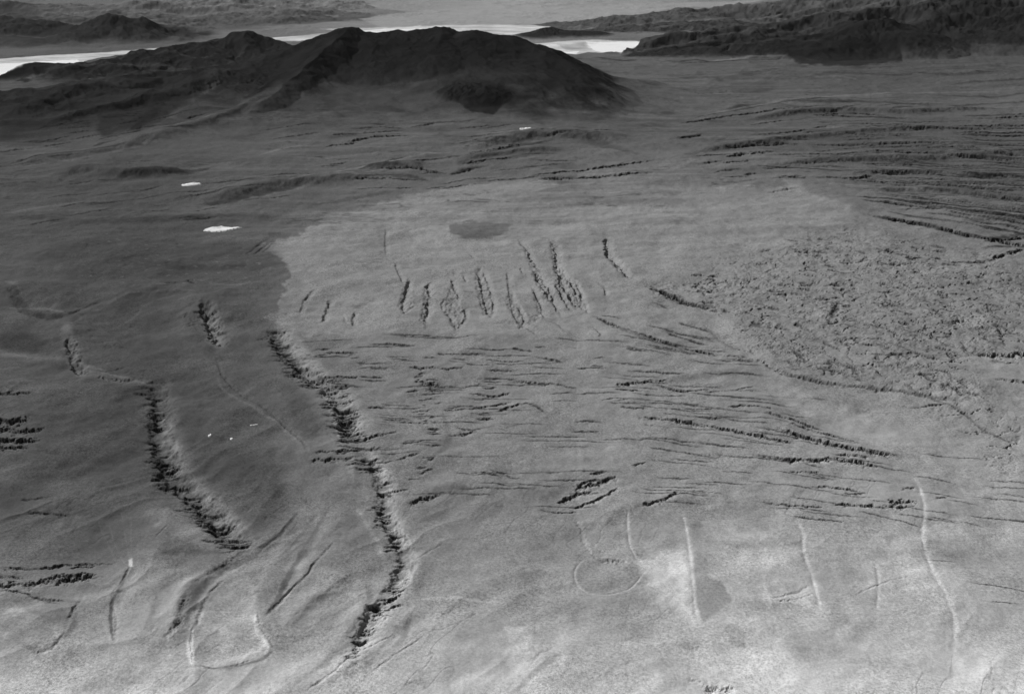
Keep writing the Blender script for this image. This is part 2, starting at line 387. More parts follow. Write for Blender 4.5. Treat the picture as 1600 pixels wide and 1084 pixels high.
# ------------------------------------------------------------------ scarps and gullies
def SC(pts):
    v = sum(p[1] for p in pts) / len(pts)
    return float(np.interp(v, [180, 300, 450, 700, 1000], [.38, .42, .46, .46, .44]))
def cut(pts, A, w_=None, W=None, warp=None, dash=.6, tone=None, idn=None, seed=0.0, ends=.15, rim=.25, freq=1.0, jag=.9):
    """step down on the right-hand side of travel, easing back up; A depth, w_ width of the steep face,
    W width of the recovery, all in survey units"""
    A = A * SC(pts)
    if pts[0][1] < 380: freq = min(freq, .9)
    w_ = w_ or A * 1.15; W = W or A * 4; warp = A * .9 if warp is None else warp
    P3 = smooth_line(pts, 3); w = window(P3, (W + w_) * 1.3 + 8)
    x, y_ = X[w], Y[w]
    if x.size == 0: return
    r0 = P3[:, 1].mean(); px = np.hypot(plan(800, r0)[1], H) / F
    row = np.interp(plan(800, r0)[1], YS[:-1], np.diff(YS)) / px
    w_ = max(w_, row * 1.1) if abs(pts[-1][0] - pts[0][0]) > abs(pts[-1][1] - pts[0][1]) else w_
    Pp = to_plan(P3)
    s1 = 1.0 / (px * 7 / freq)
    nx = fbm(x * s1, y_ * s1, 4, .62, seed); ny = fbm(x * s1, y_ * s1, 4, .62, seed + 13)
    dist, side, tt, L, _ = line_dist(x + warp * px * nx, y_ + warp * px * 1.5 * ny, Pp)
    s = dist * side / px
    k1 = tt / px
    amp = np.clip(1 - dash + dash * 2.2 * (.5 + .8 * pn(k1 / 34 + seed, seed + 0 * tt) + .35 * pn(k1 / 13 + seed, seed + 0 * tt)), 0, 1.5)
    amp = amp * np.clip(np.minimum(tt, L - tt) / (ends * L + 1e-6), 0, 1)
    rag = A * jag * (1.5 * pn(k1 / 24 + seed, 3.1 + 0 * tt) + .6 * pn(k1 / 9 + seed, 7.7 + 0 * tt) + (.22 * pn(k1 / 3.2 + seed, 1.7 + 0 * tt) if pts[0][1] > 380 else 0))
    s = s + rag
    rough = 1 + .3 * nx
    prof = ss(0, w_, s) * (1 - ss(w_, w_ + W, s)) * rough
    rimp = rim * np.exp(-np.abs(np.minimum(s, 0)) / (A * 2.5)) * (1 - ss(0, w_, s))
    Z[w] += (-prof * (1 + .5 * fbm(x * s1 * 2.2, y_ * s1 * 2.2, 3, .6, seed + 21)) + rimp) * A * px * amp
    if tone:  # dark rock edge and shade of the steep face painted together
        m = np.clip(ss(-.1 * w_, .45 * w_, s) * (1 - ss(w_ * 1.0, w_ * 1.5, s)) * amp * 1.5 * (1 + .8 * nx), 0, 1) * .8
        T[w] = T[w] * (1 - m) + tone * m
    if idn is not None:
        ID[w] = np.where((prof * amp > .12), idn, ID[w])

R = [ # right strata
 ([(1008, 440), (1050, 460), (1108, 476)], 6), ([(1030, 452), (1080, 470), (1115, 480)], 4),
 ([(926, 492), (1000, 521), (1070, 538), (1130, 553), (1175, 558)], 4.5),
 ([(958, 600), (1000, 594), (1040, 588)], 6), ([(959, 609), (1005, 611)], 3), ([(1016, 596), (1070, 607), (1110, 606)], 3.5),
 ([(988, 654), (1060, 660), (1130, 670), (1200, 684), (1245, 692)], 5.5),
 ([(1085, 652), (1130, 656)], 2.5), ([(1134, 636), (1170, 634), (1215, 640)], 3),
 ([(1195, 644), (1240, 655), (1290, 668)], 4), ([(1215, 668), (1280, 686), (1340, 700), (1412, 712)], 7.5),
 ([(1230, 660), (1300, 675), (1350, 690)], 4),
 ([(1176, 712), (1240, 720), (1310, 718), (1376, 732)], 7), ([(1300, 708), (1360, 716)], 5), ([(1230, 740), (1280, 738)], 4), ([(1262, 762), (1310, 762), (1352, 772)], 3.5),
 ([(1298, 789), (1370, 795), (1432, 792)], 4.5), ([(1385, 788), (1420, 784), (1435, 790)], 6), ([(1180, 785), (1240, 792), (1295, 796)], 2.5), ([(1234, 808), (1320, 817)], 2.5),
 ([(1320, 772), (1356, 772)], 3), ([(1405, 766), (1428, 762)], 4), ([(1460, 780), (1480, 778)], 3),
 ([(1040, 516), (1110, 534)], 2.5), ([(1060, 500), (1120, 515)], 2), ([(1100, 610), (1180, 602)], 2.5), ([(1145, 560), (1200, 566)], 2.5),
 # middle strata
 ([(638, 575), (692, 578), (726, 576)], 4.5), ([(651, 593), (689, 602)], 5), ([(655, 604), (680, 606)], 5), ([(682, 553), (719, 555)], 2.5), ([(505, 550), (560, 552)], 3.5), ([(480, 556), (530, 560)], 3),
 ([(834, 553), (881, 563)], 4), ([(800, 542), (834, 545)], 2.5), ([(800, 593), (867, 600), (905, 607)], 3.8), ([(732, 612), (766, 617), (797, 612)], 3),
 ([(732, 639), (760, 634), (800, 627)], 4), ([(773, 645), (824, 631), (854, 649)], 3.5), ([(741, 657), (766, 654)], 4), ([(614, 661), (672, 664)], 3.5),
 ([(695, 687), (746, 677)], 4), ([(560, 696), (590, 688), (626, 680)], 5), ([(625, 700), (680, 696)], 3), ([(575, 640), (600, 636)], 3), ([(878, 538), (910, 542)], 3),
 ([(900, 571), (950, 572)], 2.2), ([(980, 575), (1070, 581)], 2.8), ([(970, 640), (1010, 642)], 3), ([(520, 590), (560, 588)], 4), ([(560, 587), (600, 588)], 2), ([(600, 537), (650, 539)], 2.5),
 ([(750, 505), (790, 505)], 2), ([(740, 745), (780, 750)], 3.2), ([(765, 742), (815, 752)], 3), ([(640, 645), (672, 640)], 3),
 # bottom scarps
 ([(868, 786), (900, 770), (925, 768)], 6), ([(895, 762), (930, 756), (962, 746)], 7), ([(892, 796), (930, 782), (965, 764)], 4), ([(1000, 793), (1030, 784), (1060, 772)], 4.5),
 ([(920, 745), (945, 742)], 3), ([(636, 788), (660, 780), (695, 776)], 6), ([(840, 800), (870, 804), (905, 802)], 3.5), ([(985, 732), (1010, 728)], 2.5), ([(900, 760), (935, 750)], 4),
 ([(478, 727), (530, 725), (560, 722)], 6.5), ([(490, 715), (560, 712), (600, 706)], 4), ([(560, 732), (600, 728), (660, 716)], 3),
 ([(0, 893), (60, 890), (110, 880), (185, 876)], 4.5), ([(-40, 914), (50, 914), (90, 905), (160, 900)], 9), ([(70, 905), (110, 898), (150, 896)], 7), ([(-20, 905), (40, 905)], 4), ([(110, 885), (150, 880)], 4),
 ([(-40, 620), (10, 619), (54, 620)], 7), ([(-60, 664), (10, 662), (50, 660)], 10), ([(-60, 674), (30, 676), (74, 670)], 9), ([(-60, 690), (20, 690), (70, 690)], 10), ([(-60, 706), (20, 704), (50, 704)], 8),
 ([(1520, 552), (1560, 553), (1660, 552)], 9), ([(1545, 566), (1600, 566)], 3), ([(1420, 605 + 30), (1480, 630)], 3), ([(1550, 592), (1610, 596)], 4),
 ([(60, 936), (90, 938), (130, 945)], 3), ([(0, 925), (50, 932), (100, 948)], 3), ([(40, 795), (110, 800)], 4), ([(30, 775), (90, 770)], 3),
 # ridges farther up
 ([(826, 276), (870, 270), (930, 262), (1020, 248)], 5), ([(835, 281), (900, 277), (960, 274), (1020, 268)], 5.5), ([(728, 240), (770, 234), (830, 222)], 5), ([(720, 256), (760, 252), (800, 248)], 5),
 ([(700, 270), (740, 264)], 4), ([(540, 222), (590, 214), (640, 212)], 5), ([(520, 212), (560, 210)], 3), ([(505, 228), (560, 222)], 5), ([(640, 200), (680, 196)], 3), ([(580, 262), (640, 262), (690, 268)], 4.5), ([(550, 280), (610, 276), (660, 280)], 4),
 ([(1060, 190), (1110, 184), (1170, 176), (1230, 168)], 3.5), ([(1060, 216), (1095, 210)], 4), ([(1120, 246), (1160, 240), (1200, 238)], 6), ([(1125, 255), (1170, 252)], 6), ([(1130, 232), (1190, 226), (1225, 224)], 4),
 ([(1310, 280), (1360, 274)], 5), ([(1230, 275), (1260, 277)], 4), ([(1350, 336), (1400, 346), (1460, 356), (1530, 372), (1620, 384)], 7), ([(1380, 340), (1440, 352), (1490, 366)], 6), ([(1530, 380), (1570, 372), (1620, 368)], 5.5),
 ([(1270, 178), (1330, 180)], 4), ([(1280, 178), (1340, 176), (1420, 184)], 4), ([(1400, 202), (1450, 204)], 4), ([(880, 205), (960, 204)], 2.6), ([(1300, 280), (1450, 288), (1620, 300)], 3.5),
 ([(1540, 408), (1570, 398), (1600, 388)], 5), ([(1480, 408), (1540, 410)], 4), ([(380, 112), (340, 120)][::-1], 3),
]
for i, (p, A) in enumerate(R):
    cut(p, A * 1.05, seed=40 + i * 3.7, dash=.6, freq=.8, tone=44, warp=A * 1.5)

# streaky strata right edge
def streaks(pts, n, A, seed, slope, ln):
    r = np.random.default_rng(seed)
    p = np.array(pts, float)
    k = 0; g = 0
    while k < n and g < 9000:
        g += 1
        u = r.uniform(p[:, 0].min(), p[:, 0].max()); v = r.uniform(p[:, 1].min(), p[:, 1].max())
        ins = False
        for i in range(len(p)):
            a = p[i]; b = p[(i + 1) % len(p)]
            if (a[1] > v) != (b[1] > v) and u < (b[0] - a[0]) * (v - a[1]) / (b[1] - a[1]) + a[0]: ins = not ins
        if not ins: continue
        L = r.uniform(*ln); sl = slope(u, v) + r.normal(0, .03)
        cut([(u - L / 2, v - sl * L / 2), (u, v + r.normal(0, 1.0)), (u + L / 2, v + sl * L / 2)], A * r.uniform(.6, 1.4), seed=r.uniform(0, 90), dash=.5, ends=.3, freq=.8, tone=60, warp=A * 1.5)
        k += 1
streaks([(1350, 195), (1640, 170), (1640, 370), (1500, 350), (1380, 320)], 110, 3.3, 1, lambda u, v: .02 + (v - 220) * .0009, (60, 200))
streaks([(1200, 170), (1400, 160), (1400, 300), (1180, 250)], 26, 3.2, 2, lambda u, v: -.06 + (v - 200) * .001, (50, 160))
streaks([(1090, 225), (1220, 225), (1300, 290), (1200, 300), (1100, 260)], 12, 3, 3, lambda u, v: -.05, (20, 60))
streaks([(940, 480), (1010, 450), (1170, 560), (1170, 640), (960, 640)], 26, 2.0, 4, lambda u, v: .22 - (v - 480) * .0014, (30, 100))
streaks([(960, 640), (1150, 630), (1420, 740), (1400, 810), (1150, 800), (1000, 740)], 20, 1.8, 5, lambda u, v: .12, (30, 110))
streaks([(560, 530), (950, 530), (940, 680), (600, 720)], 40, 1.8, 6, lambda u, v: .0, (18, 70))
streaks([(440, 200), (900, 190), (900, 290), (560, 300)], 34, 2.6, 7, lambda u, v: -.08, (30, 110))
streaks([(0, 140), (450, 120), (330, 200), (0, 240)], 40, 3, 8, lambda u, v: -.12, (20, 80))
streaks([(180, 85), (380, 70), (380, 120), (120, 125)], 22, 2.4, 12, lambda u, v: -.05, (14, 60))
streaks([(0, 240), (300, 240), (520, 280), (380, 340), (0, 350)], 30, 2.4, 9, lambda u, v: -.12, (40, 140))
streaks([(1400, 700), (1600, 720), (1600, 960), (1460, 900)], 16, 1.2, 10, lambda u, v: .12, (40, 130))
streaks([(440, 520), (930, 500), (1180, 560), (1400, 700), (1400, 830), (900, 800), (560, 760)], 90, 1.3, 14, lambda u, v: .0 + max(0, u - 850) * .0003, (40, 150))
streaks([(1300, 30), (1600, 10), (1600, 60), (1100, 90), (1050, 60)], 30, 3.0, 11, lambda u, v: -.12, (20, 90))

# the long pits in the pale slope; travel is away from the camera so the left wall is the steep one
PITS = [
 ([(628, 446), (622, 430), (614, 408)], 3, 9), ([(645, 478), (634, 488), (626, 494)][::-1], 3, 6), ([(626, 492), (628, 468), (634, 448), (637, 434)], 4.5, 10),
 ([(660, 516), (663, 490), (668, 462), (664, 448), (676, 436)], 6, 12), ([(712, 516), (702, 498), (694, 486)], 3.5, 10), ([(712, 514), (724, 498), (723, 480)], 5, 9),
 ([(690, 488), (688, 476), (695, 466)], 3, 8), ([(716, 470), (708, 452), (702, 434)], 4.5, 9), ([(764, 497), (756, 480), (750, 452), (742, 420)], 4.5, 16), ([(764, 496), (768, 478), (762, 452), (752, 420)], 4.5, 10),
 ([(738, 404), (731, 396)], 3, 8), ([(812, 512), (800, 490), (794, 462), (790, 422)], 3, 12), ([(812, 512), (816, 496), (806, 478)], 3.5, 8), ([(848, 498), (842, 476), (830, 452)], 3.5, 12),
 ([(876, 498), (862, 470), (846, 442), (836, 420), (820, 392), (806, 374)], 5, 12), ([(862, 476), (850, 462), (838, 440), (832, 424)], 6, 12),
 ([(918, 486), (890, 470), (874, 446), (866, 418), (866, 396), (858, 374)], 6, 14), ([(908, 480), (900, 462), (886, 440), (872, 428)], 5, 12), ([(890, 484), (878, 468), (862, 446)], 4.5, 10),
 ([(988, 439), (968, 422), (950, 404), (944, 388), (943, 366)], 7, 15), ([(980, 434), (962, 412), (948, 396)], 5, 12), ([(500, 504), (506, 486), (512, 466)], 5, 11), ([(466, 490), (474, 470), (490, 452)], 3.5, 10), ([(550, 510), (549, 496), (552, 486)], 4.5, 9),
 ([(944, 462), (942, 450), (930, 440)], 3, 8), ([(936, 530), (934, 520), (926, 514)], 3.5, 12), ([(602, 400), (600, 380), (602, 356)], 1.8, 8), ([(726, 440), (722, 430)], 3, 5), ([(815, 430), (812, 420)], 3, 5),
 ([(880, 520), (870, 508), (858, 500)], 2.4, 14), ([(834, 524), (820, 514), (806, 508)], 2.4, 12),
]
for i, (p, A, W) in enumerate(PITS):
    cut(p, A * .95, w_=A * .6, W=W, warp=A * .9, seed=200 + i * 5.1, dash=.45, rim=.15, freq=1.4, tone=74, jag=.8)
cut([(540, 488), (546, 505), (565, 508)], 2.2, seed=390)
for i in range(26):          # small knocked-out scars inside the pits
    r = np.random.default_rng(500 + i)
    u = r.uniform(872, 915); v = 430 + (u - 872) * 1.05 + r.uniform(-14, 14)
    cut([(u + 2, v + 8), (u, v), (u - 3, v - 8)], 2.4, seed=r.uniform(0, 90), W=6)

for q in [[(622, 480), (630, 455), (640, 440), (644, 475), (630, 494)], [(694, 490), (700, 462), (706, 440), (716, 470), (725, 490), (712, 516)], [(742, 425), (752, 418), (768, 470), (768, 496), (756, 490), (746, 460)],
          [(790, 470), (800, 455), (820, 490), (848, 490), (846, 470), (830, 450), (845, 500), (812, 514)], [(820, 392), (834, 410), (860, 462), (850, 470), (832, 430)], [(858, 376), (868, 392), (872, 420), (900, 440), (918, 482), (900, 480), (870, 450), (864, 410)],
          [(944, 368), (952, 398), (970, 420), (988, 438), (966, 424), (948, 404)], [(656, 512), (662, 470), (664, 450), (672, 455), (668, 500)], [(868, 440), (880, 450), (884, 470), (870, 462)]]:
    w, m = poly_mask(q, 2.5, 4, .08, q[0][0])
    x, y_ = X[w], Y[w]
    n_ = fbm(x / .45, y_ / .7, 4, .65, q[0][0])
    Z[w] -= m * (.07 + .16 * n_)
    T[w] = T[w] * (1 - m * .6) + (104 + 30 * n_) * m * .6

# valleys: broad trench, steep left wall, spurs and rock ledges
def valley(pts, half, depth, idn, seed, tl=None, tr=None, ledge=1.0, skew=.62):
    P3 = smooth_line(pts, 4); w = window(P3, half * 2.2)
    x, y_ = X[w], Y[w]
    px = PX[w]
    Pp = to_plan(P3)
    m = px.mean()
    s1 = 1 / (m * 17)
    nx = fbm(x * s1, y_ * s1, 4, .6, seed); ny = fbm(x * s1, y_ * s1, 4, .6, seed + 3)
    dist, side, tt, L, _ = line_dist(x + 13 * m * nx, y_ + 15 * m * ny, Pp)
    # travel is away from the camera: right of travel is the right bank
    e = np.clip(np.minimum(tt, L - tt) / (.12 * L), 0, 1) ** .7
    e = e * (.75 + .5 * pn(tt / (m * 55) + seed, 0 * tt))
    s = dist * side / m
    hl, hr = half * (1 - skew), half * skew
    q = np.where(s < 0, -s / (hl * 1.0), s / hr)
    prof = (1 - ss(.05, 1.0, q))
    Z[w] -= depth * m * prof * e
    # ledges: thin beds cropping out along both walls
    wall = np.exp(-((q - .55) / .38) ** 2) * e
    beds = ridged(x / (m * 26), y_ / (m * 13), 5, .62, seed + 8) - .55
    spur = ridged(x / (m * 13), y_ / (m * 26), 4, .6, seed + 18) - .55
    Z[w] += ledge * m * wall * (np.where(s < 0, 7, 4) * beds + np.where(s < 0, 2, 5) * spur + 3 * fbm(x / (m * 5), y_ / (m * 9), 4, .65, seed + 28))
    if tr:  # sunlit right bank painted paler
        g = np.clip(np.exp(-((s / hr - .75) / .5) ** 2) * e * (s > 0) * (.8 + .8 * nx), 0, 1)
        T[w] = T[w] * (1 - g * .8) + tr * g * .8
    if tl:  # shade of the left wall painted darker
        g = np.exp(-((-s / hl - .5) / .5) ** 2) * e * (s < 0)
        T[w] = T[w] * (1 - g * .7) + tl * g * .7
    if idn is not None: ID[w] = np.where(prof * e > .25, idn, ID[w])
    return w

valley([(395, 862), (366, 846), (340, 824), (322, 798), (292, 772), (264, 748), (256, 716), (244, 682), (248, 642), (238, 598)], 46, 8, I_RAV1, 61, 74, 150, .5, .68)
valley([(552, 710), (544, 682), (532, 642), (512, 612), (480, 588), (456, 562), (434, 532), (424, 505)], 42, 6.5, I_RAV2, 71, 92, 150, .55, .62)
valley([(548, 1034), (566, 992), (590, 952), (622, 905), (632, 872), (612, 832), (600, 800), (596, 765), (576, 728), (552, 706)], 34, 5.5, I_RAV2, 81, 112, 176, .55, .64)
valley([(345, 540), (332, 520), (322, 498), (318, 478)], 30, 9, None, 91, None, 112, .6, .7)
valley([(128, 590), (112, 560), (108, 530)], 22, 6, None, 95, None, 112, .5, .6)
for i, (p, A) in enumerate([
 ([(470, 572), (500, 590), (540, 604)], 7), ([(455, 560), (480, 578), (500, 584)], 6), ([(425, 538), (450, 540)], 5), ([(430, 550), (470, 552)], 5), ([(448, 582), (500, 596), (535, 600)], 8), ([(500, 606), (545, 604)], 6), ([(505, 620), (550, 618)], 6), ([(505, 632), (556, 630)], 6),
 ([(510, 652), (562, 650)], 8), ([(520, 660), (566, 660)], 7), ([(530, 672), (560, 670)], 6), ([(532, 686), (570, 684)], 6), ([(530, 697), (565, 694)], 7), ([(572, 740), (600, 738)], 5), ([(575, 728), (592, 724)], 5),
 ([(585, 802), (612, 800)], 6), ([(584, 812), (612, 811)], 6), ([(586, 820), (610, 822)], 6), ([(600, 770), (640, 766)], 4), ([(604, 836), (622, 838)], 5), ([(612, 852), (630, 850)], 5),
 ([(578, 952), (620, 932)], 6), ([(580, 962), (600, 958)], 6), ([(556, 988), (580, 982)], 7), ([(552, 1002), (580, 998)], 6), ([(548, 1014), (566, 1012)], 6), ([(605, 940), (625, 930)], 5),
 ([(228, 620), (255, 618)], 5), ([(226, 648), (262, 645)], 6), ([(230, 660), (258, 668)], 6), ([(238, 728), (285, 732)], 8), ([(240, 742), (280, 740)], 8), ([(240, 756), (300, 760)], 7), ([(245, 762), (270, 764)], 7),
 ([(290, 785), (330, 794)], 7), ([(305, 800), (352, 804)], 7), ([(316, 818), (362, 824)], 8), ([(330, 828), (370, 820)], 6), ([(336, 838), (385, 846)], 6), ([(360, 852), (392, 850)], 5), ([(236, 690), (254, 694)], 5)]):
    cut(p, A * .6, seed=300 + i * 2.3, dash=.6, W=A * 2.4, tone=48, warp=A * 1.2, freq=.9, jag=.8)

def ledges(pts, n, A, dl, seed, ln=(10, 36)):
    r = np.random.default_rng(seed); q = smooth_line(pts, 6)
    for k in range(n):
        c = q[r.integers(0, len(q))]
        u = c[0] + r.uniform(*dl); v = c[1] + r.normal(0, 5); L = r.uniform(*ln); sl = r.normal(-.02, .08)
        cut([(u - L / 2, v - sl * L / 2), (u, v + r.normal(0, 1)), (u + L / 2, v + sl * L / 2)], A * r.uniform(.6, 1.4), seed=r.uniform(0, 99), dash=.6, ends=.35, W=A * 2.6, tone=48, warp=A * 1.2, freq=.9, jag=.7)
def cluster(pts, A, seed, ln=(14, 44), sp=10):
    """bunches of thin ledges at the given places"""
    for k, (cu, cv, n, w) in enumerate(pts):
        ledges([(cu - 1, cv - sp), (cu, cv), (cu + 2, cv + sp)], n, A, (-w, w * .7), seed * 31 + k, ln)
cluster([(240, 640, 7, 10), (243, 660, 6, 12), (236, 690, 5, 10), (250, 722, 9, 14), (262, 738, 12, 18), (256, 756, 9, 14), (300, 786, 7, 16), (322, 806, 9, 16), (330, 818, 8, 12), (345, 836, 7, 18), (368, 848, 7, 18), (230, 612, 3, 12)], 3.3, 1)
cluster([(432, 524, 5, 14), (450, 548, 8, 20), (466, 568, 9, 18), (486, 584, 12, 22), (508, 596, 12, 26), (528, 610, 9, 24), (520, 630, 7, 22), (538, 652, 9, 16), (540, 668, 7, 14), (545, 686, 7, 18), (556, 704, 7, 24), (576, 736, 6, 14)], 3.2, 2, (16, 56))
cluster([(596, 760, 3, 14), (596, 800, 8, 14), (600, 814, 6, 14), (612, 836, 4, 12), (618, 858, 4, 12), (624, 876, 3, 8), (616, 918, 4, 8), (604, 944, 7, 18), (590, 956, 7, 14), (574, 984, 6, 10), (564, 1000, 6, 14), (554, 1018, 5, 8)], 3.0, 3, (8, 30), 7)
ledges([(345, 545), (332, 520), (318, 495)], 9, 2.6, (-24, 16), 5, (8, 24))
ledges([(430, 530), (450, 545), (500, 560)], 14, 2.2, (-20, 60), 6)
ledges([(780, 600), (700, 640), (660, 600), (760, 660)], 18, 2.2, (-20, 20), 7)
ledges([(660, 580), (668, 640), (672, 700), (655, 760)], 22, 2.2, (-12, 12), 8, (6, 22))

# narrow channels and fold lines
for i, (p, A) in enumerate([
 ([(478, 722), (470, 700), (440, 668), (410, 640), (370, 615), (345, 590), (335, 560)], 3),
 ([(392, 862), (360, 884), (335, 900), (312, 925)], 6), ([(312, 925), (298, 950), (288, 985), (262, 1008)], 6), ([(300, 990), (320, 940), (350, 905)], 3.5),
 ([(175, 1010), (178, 975), (172, 940), (190, 910), (205, 880)], 3), ([(408, 968), (440, 930), (470, 905), (500, 870), (520, 850)], 3.5), ([(400, 860), (430, 840), (452, 815)], 3),
 ([(300, 1045), (296, 1010), (300, 985)], 2.5), ([(300, 1042), (350, 1044), (400, 1034)], 2), ([(425, 1012), (405, 985), (400, 960)], 2.6),
 ([(470, 1082), (520, 1050), (560, 1010)], 2.5), ([(575, 1050), (620, 1020), (680, 985)], 2.5), ([(560, 1020), (620, 990)], 2),
 ([(826, 1034), (845, 1020), (862, 1012)], 4), ([(898, 810), (914, 830), (918, 850), (935, 868), (975, 880), (1002, 885)], 4), ([(935, 872), (960, 874), (985, 878)], 4),
 ([(1095, 1075), (1110, 1070), (1150, 1076)], 8), ([(1075, 1060), (1110, 1066)], 4), ([(1200, 938), (1230, 928), (1262, 912)], 3), ([(1210, 944), (1270, 926)], 2.5),
 ([(1330, 930), (1390, 905), (1440, 900)], 2), ([(100, 975), (120, 945), (125, 930)], 4), ([(45, 1022), (80, 1014), (100, 990)], 3), ([(240, 845), (262, 822)], 2),
 ([(640, 880), (665, 862), (690, 850)], 3), ([(20, 450), (35, 480), (60, 492), (100, 498)], 4), ([(100, 500), (130, 480), (160, 470)], 4), ([(250, 450), (300, 442), (310, 450)], 4),
 ([(150, 590), (190, 594), (235, 594)], 4.5), ([(110, 545), (135, 556), (125, 570)], 4), ([(160, 585), (196, 575)], 3), ([(330, 530), (345, 536), (355, 540)], 6), ([(296, 490), (312, 500)], 5), ([(300, 505), (312, 512)], 5),
 ([(380, 395), (400, 380), (415, 372)], 2.6), ([(392, 395), (412, 380), (425, 373)], 2.6), ([(405, 395), (420, 380), (432, 374)], 2.2),
 ([(1130, 560), (1190, 562), (1230, 580), (1290, 592), (1350, 600), (1400, 606), (1440, 615), (1500, 626)], 5.5),
 ([(1100, 505), (1120, 520), (1150, 540), (1190, 552)], 3), ([(1440, 615), (1500, 640), (1540, 670), (1590, 690)], 3), ([(1290, 498), (1300, 480), (1298, 470)], 6),
 ([(1480, 510), (1490, 500), (1510, 500)], 6), ([(1476, 506), (1500, 520)], 4), ([(1460, 480), (1480, 500)], 4), ([(1300, 690), (1350, 700), (1400, 708)], 3),
]):
    cut(p, A * .8, w_=A * 1.3, seed=420 + i * 2.9, dash=.5, warp=A * 1.2, freq=1.2, tone=None if p[0][1] > 760 else 84)

# ------------------------------------------------------------------ hummocky lava field on the right
w, m = poly_mask([(1030, 452), (1120, 405), (1240, 372), (1340, 362), (1470, 386), (1600, 420), (1700, 440), (1700, 545), (1530, 548), (1525, 590), (1560, 650), (1600, 700), (1560, 740), (1500, 660), (1440, 620), (1330, 598), (1240, 578), (1190, 552), (1140, 505), (1085, 470)], 36, 26, .02, 3)
x, y_ = X[w], Y[w]
px = PX[w]
m0 = .055
wx = x + .5 * fbm(x / 1.1, y_ / 1.1, 3, .6, 1); wy = y_ + .8 * fbm(x / 1.1, y_ / 1.1, 3, .6, 2)
big = ridged(wx / 1.7 - wy / 6.5, wy / 2.3 + wx / 14, 5, .6, 4)
sm = fbm(x / .45, y_ / .6, 4, .65, 5)
pat = ss(-.25, .35, fbm(x / 4.5, y_ / 4.5, 3, .5, 6))
Z[w] += m * (.05 + .13 * pat) * ((np.clip(big, .3, .8) - .5) * 1.3 + .12 * sm)
cells = np.abs(pn(wx / 1.3 + 3, wy / 1.9))
pat2 = ss(-.15, .25, fbm(x / 3 + 5, y_ / 3.5, 3, .5, 16))
crk = (1 - ss(.015, .075, np.abs(pn(wx / 3.4 - wy / 12, wy / 1.9 - wx / 14) + .35 * pn(wx / .9, wy / .8)))) * pat2
crk = np.maximum(crk, (1 - ss(.015, .08, np.abs(pn(wx / 1.5 + 7, wy / 1.3 - wx / 9) + .3 * pn(wx / .5, wy / .5)))) * (1 - pat2) * .6)
Z[w] -= m * crk * .11
T[w] = T[w] * 1.04 * (1 - .42 * m * crk)
T[w] = T[w] * (1 + m * .16 * (fbm(x / .6, y_ / 1.0, 4, .7, 9)))
ID[w] = np.where((m > .5) & (ID[w] == 0), I_LAVA, ID[w])
r = np.random.default_rng(77)
cnt = 0
while cnt < 160:
    u, v = r.uniform(1060, 1600), r.uniform(372, 620)
    ci, ri = np.searchsorted(US, u), np.searchsorted(-VS, -v)
    if ID[ri, ci] != I_LAVA: continue
    cnt += 1
    L = r.uniform(8, 28) if v < 470 else r.uniform(10, 40)
    an = r.normal(.1, .12) if v < 470 else r.choice([.15, .9, .35]) + r.normal(0, .12)
    dx, dy = L * math.cos(an) / 2, L * math.sin(an) / 2
    cut([(u - dx, v - dy), (u + r.normal(0, 1.5), v + r.normal(0, 1.5)), (u + dx, v + dy)], r.uniform(1.8, 4.2), seed=r.uniform(0, 99), dash=.5, ends=.3, tone=62, freq=1.2, jag=1.3, warp=5)

# ------------------------------------------------------------------ patches of differing rock and sand, and painted shade
paint([(400, 384), (432, 372), (500, 345), (560, 322), (640, 302), (720, 294), (800, 312), (900, 316), (1000, 318), (1100, 296), (1230, 292), (1340, 330), (1180, 400), (1000, 430), (900, 520), (650, 520), (470, 520), (420, 500), (452, 440), (440, 405)], 128, 3, 18, .05, .8)
paint([(700, 296), (760, 284), (850, 280), (872, 288), (840, 300), (780, 306), (690, 308), (610, 312), (650, 300)], 134, 3, 3, .05, .8)
paint([(640, 355), (700, 350), (705, 372), (790, 374), (800, 382), (720, 386), (650, 380)], 138, 6, 5, .05, .7)
paint([(702, 350), (745, 345), (800, 347), (790, 362), (768, 372), (725, 373), (704, 366)], 98, 1.6, 5, .08, .9)
paint([(680, 305), (760, 306), (860, 300), (1000, 300), (1000, 318), (900, 322), (760, 324), (700, 318)], 112, 4, 4, .04, .5)
paint([(585, 345), (602, 345), (606, 400), (596, 400)], 112, 4, 3, .05, .6)
paint([(1225, 282), (1250, 284), (1256, 298), (1232, 298)], 142, 7, 4, .04, .7)
paint([(150, 372), (420, 380), (440, 420), (300, 445), (120, 440), (80, 400)], 70, 16, 14, .02, .7)
paint([(0, 520), (40, 515), (70, 535), (50, 555), (0, 550)], 64, 10, 8, .03, .8)
paint([(250, 610), (300, 600), (330, 640), (300, 680), (262, 660)], 80, 10, 8, .03, .6)
for q in [(0, 120, 60, 128), (60, 128, 130, 122)]: pass
